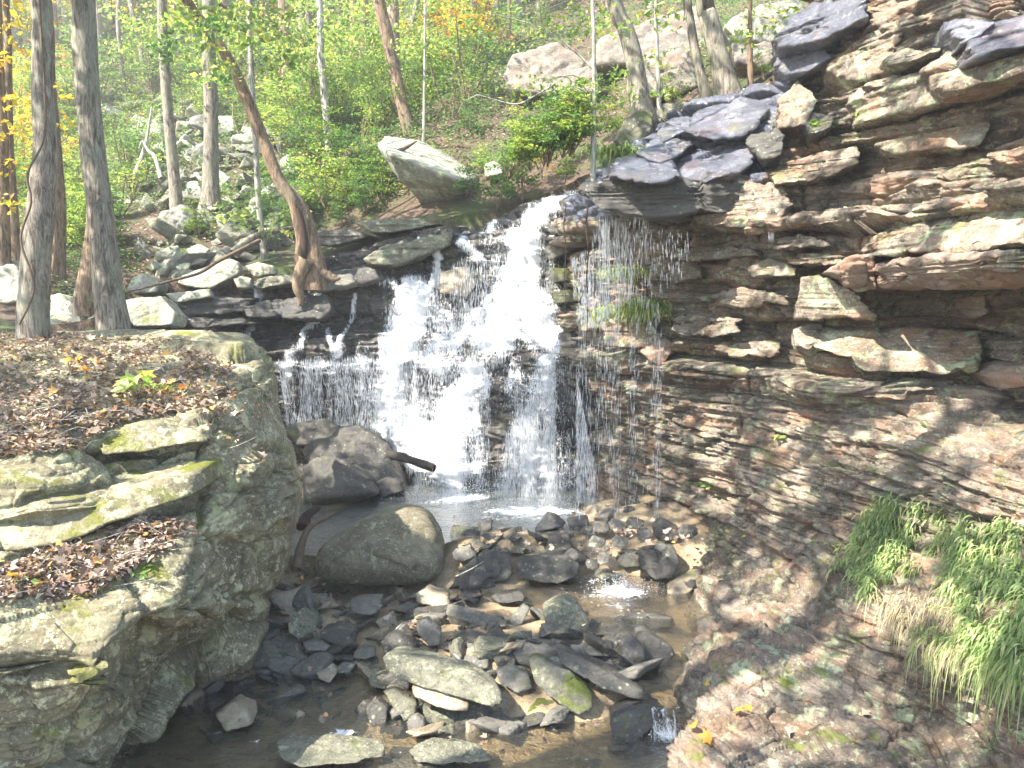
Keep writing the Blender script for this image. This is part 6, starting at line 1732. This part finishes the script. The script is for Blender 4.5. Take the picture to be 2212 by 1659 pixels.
ledgefalls = [('little fall beneath the white-topped ledge at far left', [([(575, 606), (560, 625), (553, 655), (540, 690), (525, 730)], 12, 16, .85)]),
              ('thin trickle right below the roots of the leaning tree', [([(697, 612), (698, 650)], 7, 9, .8)]),
              ('narrow twin trickle left of the tan block near the top', [([(958, 530), (945, 560), (938, 600), (925, 632)], 13, 15, .85)]),
              ('short glassy fall over the upper left ledge', [([(1000, 515), (1008, 530), (1030, 555)], 14, 22, .8)]),
              ('small cascade at the very top beside the green bush', [([(1065, 478), (1050, 500)], 10, 16, .8)]),
              ('white trickle on the sunlit ledge at upper left', [([(905, 515), (893, 540)], 6, 8, .8)]),
              ('faint wet streak on the dark ledge at far left', [([(470, 670), (460, 710)], 12, 14, .6)])]
for lb, st in ledgefalls:
    cascade('trickle', lb, st, 'white2', off=.05, cat='trickle')
# falling drops
wy = lambda u, v: WALL(u / 500, v / 500) - .45
stuffpart('falling_drops', lf, 3800, poly_sampler([(600, 780), (900, 770), (905, 930), (830, 935), (620, 915)], wy, rng, 22), .10, .0024, rng)
stuffpart('falling_drops', mf, 4800, poly_sampler([(1000, 560), (1200, 560), (1180, 730), (1060, 800), (1060, 1000), (900, 1060), (830, 930), (840, 660), (900, 620)], wy, rng, 30), .10, .0024, rng)
stuffpart('falling_drops', vf, 5200, poly_sampler([(1190, 760), (1235, 760), (1300, 1090), (1040, 1090), (1080, 960), (1150, 860)], wy, rng, 22), .11, .0022, rng)
# drips from the overhanging lip
df = empty('waterfall', P(1340, 1275, 7.9), 'curtain of fine drips falling in front of the cliff from the dark overhanging lip', 'waterfall')
dy = lambda u, v: 8.25 + .25 * vnoise(np.stack([u / 30, 0 * u, 0 * u], -1), 4) + .35 * rng.random(len(u))
stuffpart('falling_drops', df, 1900, poly_sampler([(1232, 780), (1290, 470), (1400, 470), (1440, 800), (1420, 1180), (1400, 1290), (1270, 1290), (1240, 1090)], dy, rng, 18), .10, .0018, rng)
stuffpart('falling_drops', df, 650, poly_sampler([(1290, 480), (1360, 480), (1370, 640), (1290, 700)], dy, rng, 5), .12, .002, rng)
stuffpart('falling_drops', df, 420, poly_sampler([(1232, 560), (1282, 540), (1285, 710), (1245, 700)], dy, rng, 6), .07, .003, rng)
df2 = empty('waterfall', P(1450, 700, 8.3), 'short row of fine drips under the wet ledge right of the main drips', 'waterfall')
stuffpart('falling_drops', df2, 90, poly_sampler([(1405, 500), (1500, 510), (1470, 600), (1420, 640)], lambda u, v: 8.2 + 0 * u, rng, 7), .08, .002, rng)
stuffpart('falling_drops', df2, 110, poly_sampler([(1655, 460), (1680, 460), (1670, 520), (1660, 520)], lambda u, v: 8.0 + 0 * u, rng, 7), .07, .003, rng)
# splash and spray
def splash(cu, cv, z, ru, h, n):
    def s(m):
        g = G(cu, cv, z); a = rng.uniform(0, 6.28, m); r_ = ru * .62 * np.abs(rng.normal(0, 1, m))
        return np.c_[g[0] + np.cos(a) * r_ * 1.25, g[1] + np.sin(a) * r_ * .6, z + h * rng.random(m) ** 2.2 * np.exp(-(r_ / ru) ** 2)]
    return s
stuffpart('splash', df, 700, splash(1345, 1272, .18, .32, .16, 1), .012, .004, rng)
stuffpart('splash', df, 350, splash(1310, 1210, .22, .2, .2, 1), .014, .006, rng)
stuffpart('splash', vf, 1500, splash(1170, 1100, .42, .7, .2, 1), .012, .004, rng)
stuffpart('splash', mf, 1300, splash(975, 1070, .42, .5, .3, 1), .013, .0045, rng)

# pools
def sheet(name, poly, z, mat, foam, step=.03, ripple=.006, **kw):
    g = np.array([G(u, v, z) for u, v in poly])[:, :2]
    xs = np.arange(g[:, 0].min(), g[:, 0].max(), step); ys = np.arange(g[:, 1].min(), g[:, 1].max(), step)
    X, Y_ = np.meshgrid(xs, ys)
    k = inpoly(X, Y_, [tuple(q) for q in g])
    f = grid_faces(len(xs), len(ys))[:, ::-1]; f = f[k.ravel()[f].all(1)]
    Z = z + ripple * fbm(np.stack([X, Y_ * 1.4, 0 * X], -1), 6, 3, 21)
    D = np.zeros_like(X)
    for (u, v, ru, rv, a) in foam:
        c = G(u, v, z); sc = c[1] / FP
        rx = ru * sc; ry = abs(G(u, v + rv, z)[1] - c[1]) + .02
        D = np.maximum(D, a * np.exp(-((X - c[0]) / rx) ** 2 - ((Y_ - c[1]) / ry) ** 2))
    v, f, d = compact(np.stack([X, Y_, Z], -1).reshape(-1, 3), f, D.ravel())
    return link(name, mesh_np(name, v, f, M[mat], True, {'dens': d}), kind='structure', **kw)
sheet('pool_water', [(560, 1040), (1450, 1040), (1450, 1130), (1300, 1150), (1230, 1155), (1000, 1162), (900, 1200), (560, 1200)], .42, 'pool',
      [(1150, 1104, 130, 12, 1.0), (1000, 1075, 70, 12, .95), (960, 1082, 120, 14, .6), (1100, 1118, 180, 12, .55), (880, 1090, 180, 22, .38), (1250, 1108, 60, 8, .6)])
sheet('channel_water', [(1020, 1195), (1560, 1195), (1560, 1560), (1440, 1548), (1380, 1510), (1280, 1400), (1180, 1310), (1060, 1300)], .18, 'stream',
      [(1345, 1278, 75, 20, .85), (1290, 1285, 60, 14, .5), (1300, 1215, 60, 20, .75), (1270, 1250, 50, 14, .5), (1330, 1310, 80, 20, .5), (1240, 1300, 70, 10, .4), (1400, 1370, 50, 20, .42), (1440, 1450, 30, 40, .4), (1480, 1240, 30, 14, .45), (1420, 1540, 40, 8, .7)])
sheet('stream_water', [(360, 1380), (700, 1340), (860, 1420), (1000, 1500), (1300, 1530), (1500, 1560), (1560, 1800), (200, 1800)], 0.0, 'stream',
      [(740, 1582, 40, 7, .95), (780, 1600, 40, 6, .5), (1440, 1585, 50, 16, .85), (800, 1395, 22, 8, .8), (1150, 1640, 160, 14, .35), (560, 1600, 80, 14, .42), (600, 1420, 50, 10, .45), (900, 1625, 80, 10, .42), (1300, 1590, 80, 14, .4), (480, 1620, 60, 20, .42), (1250, 1640, 100, 14, .42)])
# bottom-right little cascade
cf = empty('waterfall', G(1440, 1580, 0), 'tiny cascade dropping from the channel beside the smooth dark rock', 'cascade')
us = np.arange(1405, 1470, 1.5); vs_ = np.linspace(0, 1, 40)
Uc, Tc = np.meshgrid(us, vs_)
top = G(Uc[0], np.full(len(us), 1528.0), .18); 
Pq = np.empty(Uc.shape + (3,)); Pq[..., 0] = top[None, :, 0]; Pq[..., 1] = top[None, :, 1] - .02 - .10 * Tc ** .7 + .02 * np.sin(Uc / 4); Pq[..., 2] = .185 - .2 * Tc ** 1.3
dn = .46 + .5 * fbm(np.stack([Uc / 4, Tc * .9, 0 * Uc], -1), 1, 4, 6)
child('white_water', mesh_np('white_water', Pq.reshape(-1, 3), grid_faces(len(us), 40), M['white2'], True, {'dens': np.clip(dn, 0, 1).ravel()}), cf)
stuffpart('splash', cf, 350, splash(1440, 1580, .0, .13, .1, 1), .012, .004, rng)

# thin pale volume added to lift dark tones like lens glare
if GLARE:
    m, nt = newmat('glare'); N = NT(nt)
    vo = N.n('ShaderNodeVolumePrincipled'); vo.inputs['Density'].default_value = GLARE; vo.inputs['Color'].default_value = (1, .98, .93, 1); vo.inputs['Anisotropy'].default_value = .35
    o = N.n('ShaderNodeOutputMaterial'); N.l(vo.outputs[0], o.inputs[1])
    bm = bmesh.new(); bmesh.ops.create_cube(bm, size=1)
    bmesh.ops.scale(bm, vec=(60, 62, 48), verts=bm.verts); bmesh.ops.translate(bm, vec=(0, 25, 22), verts=bm.verts)
    me = bpy.data.meshes.new('glare'); bm.to_mesh(me); bm.free(); me.materials.append(m)
    link('glare', me, None, 'faint pale haze volume added to lift dark tones like a lens veil', 'glare', None, 'stuff')
    scene.cycles.volume_bounces = 0
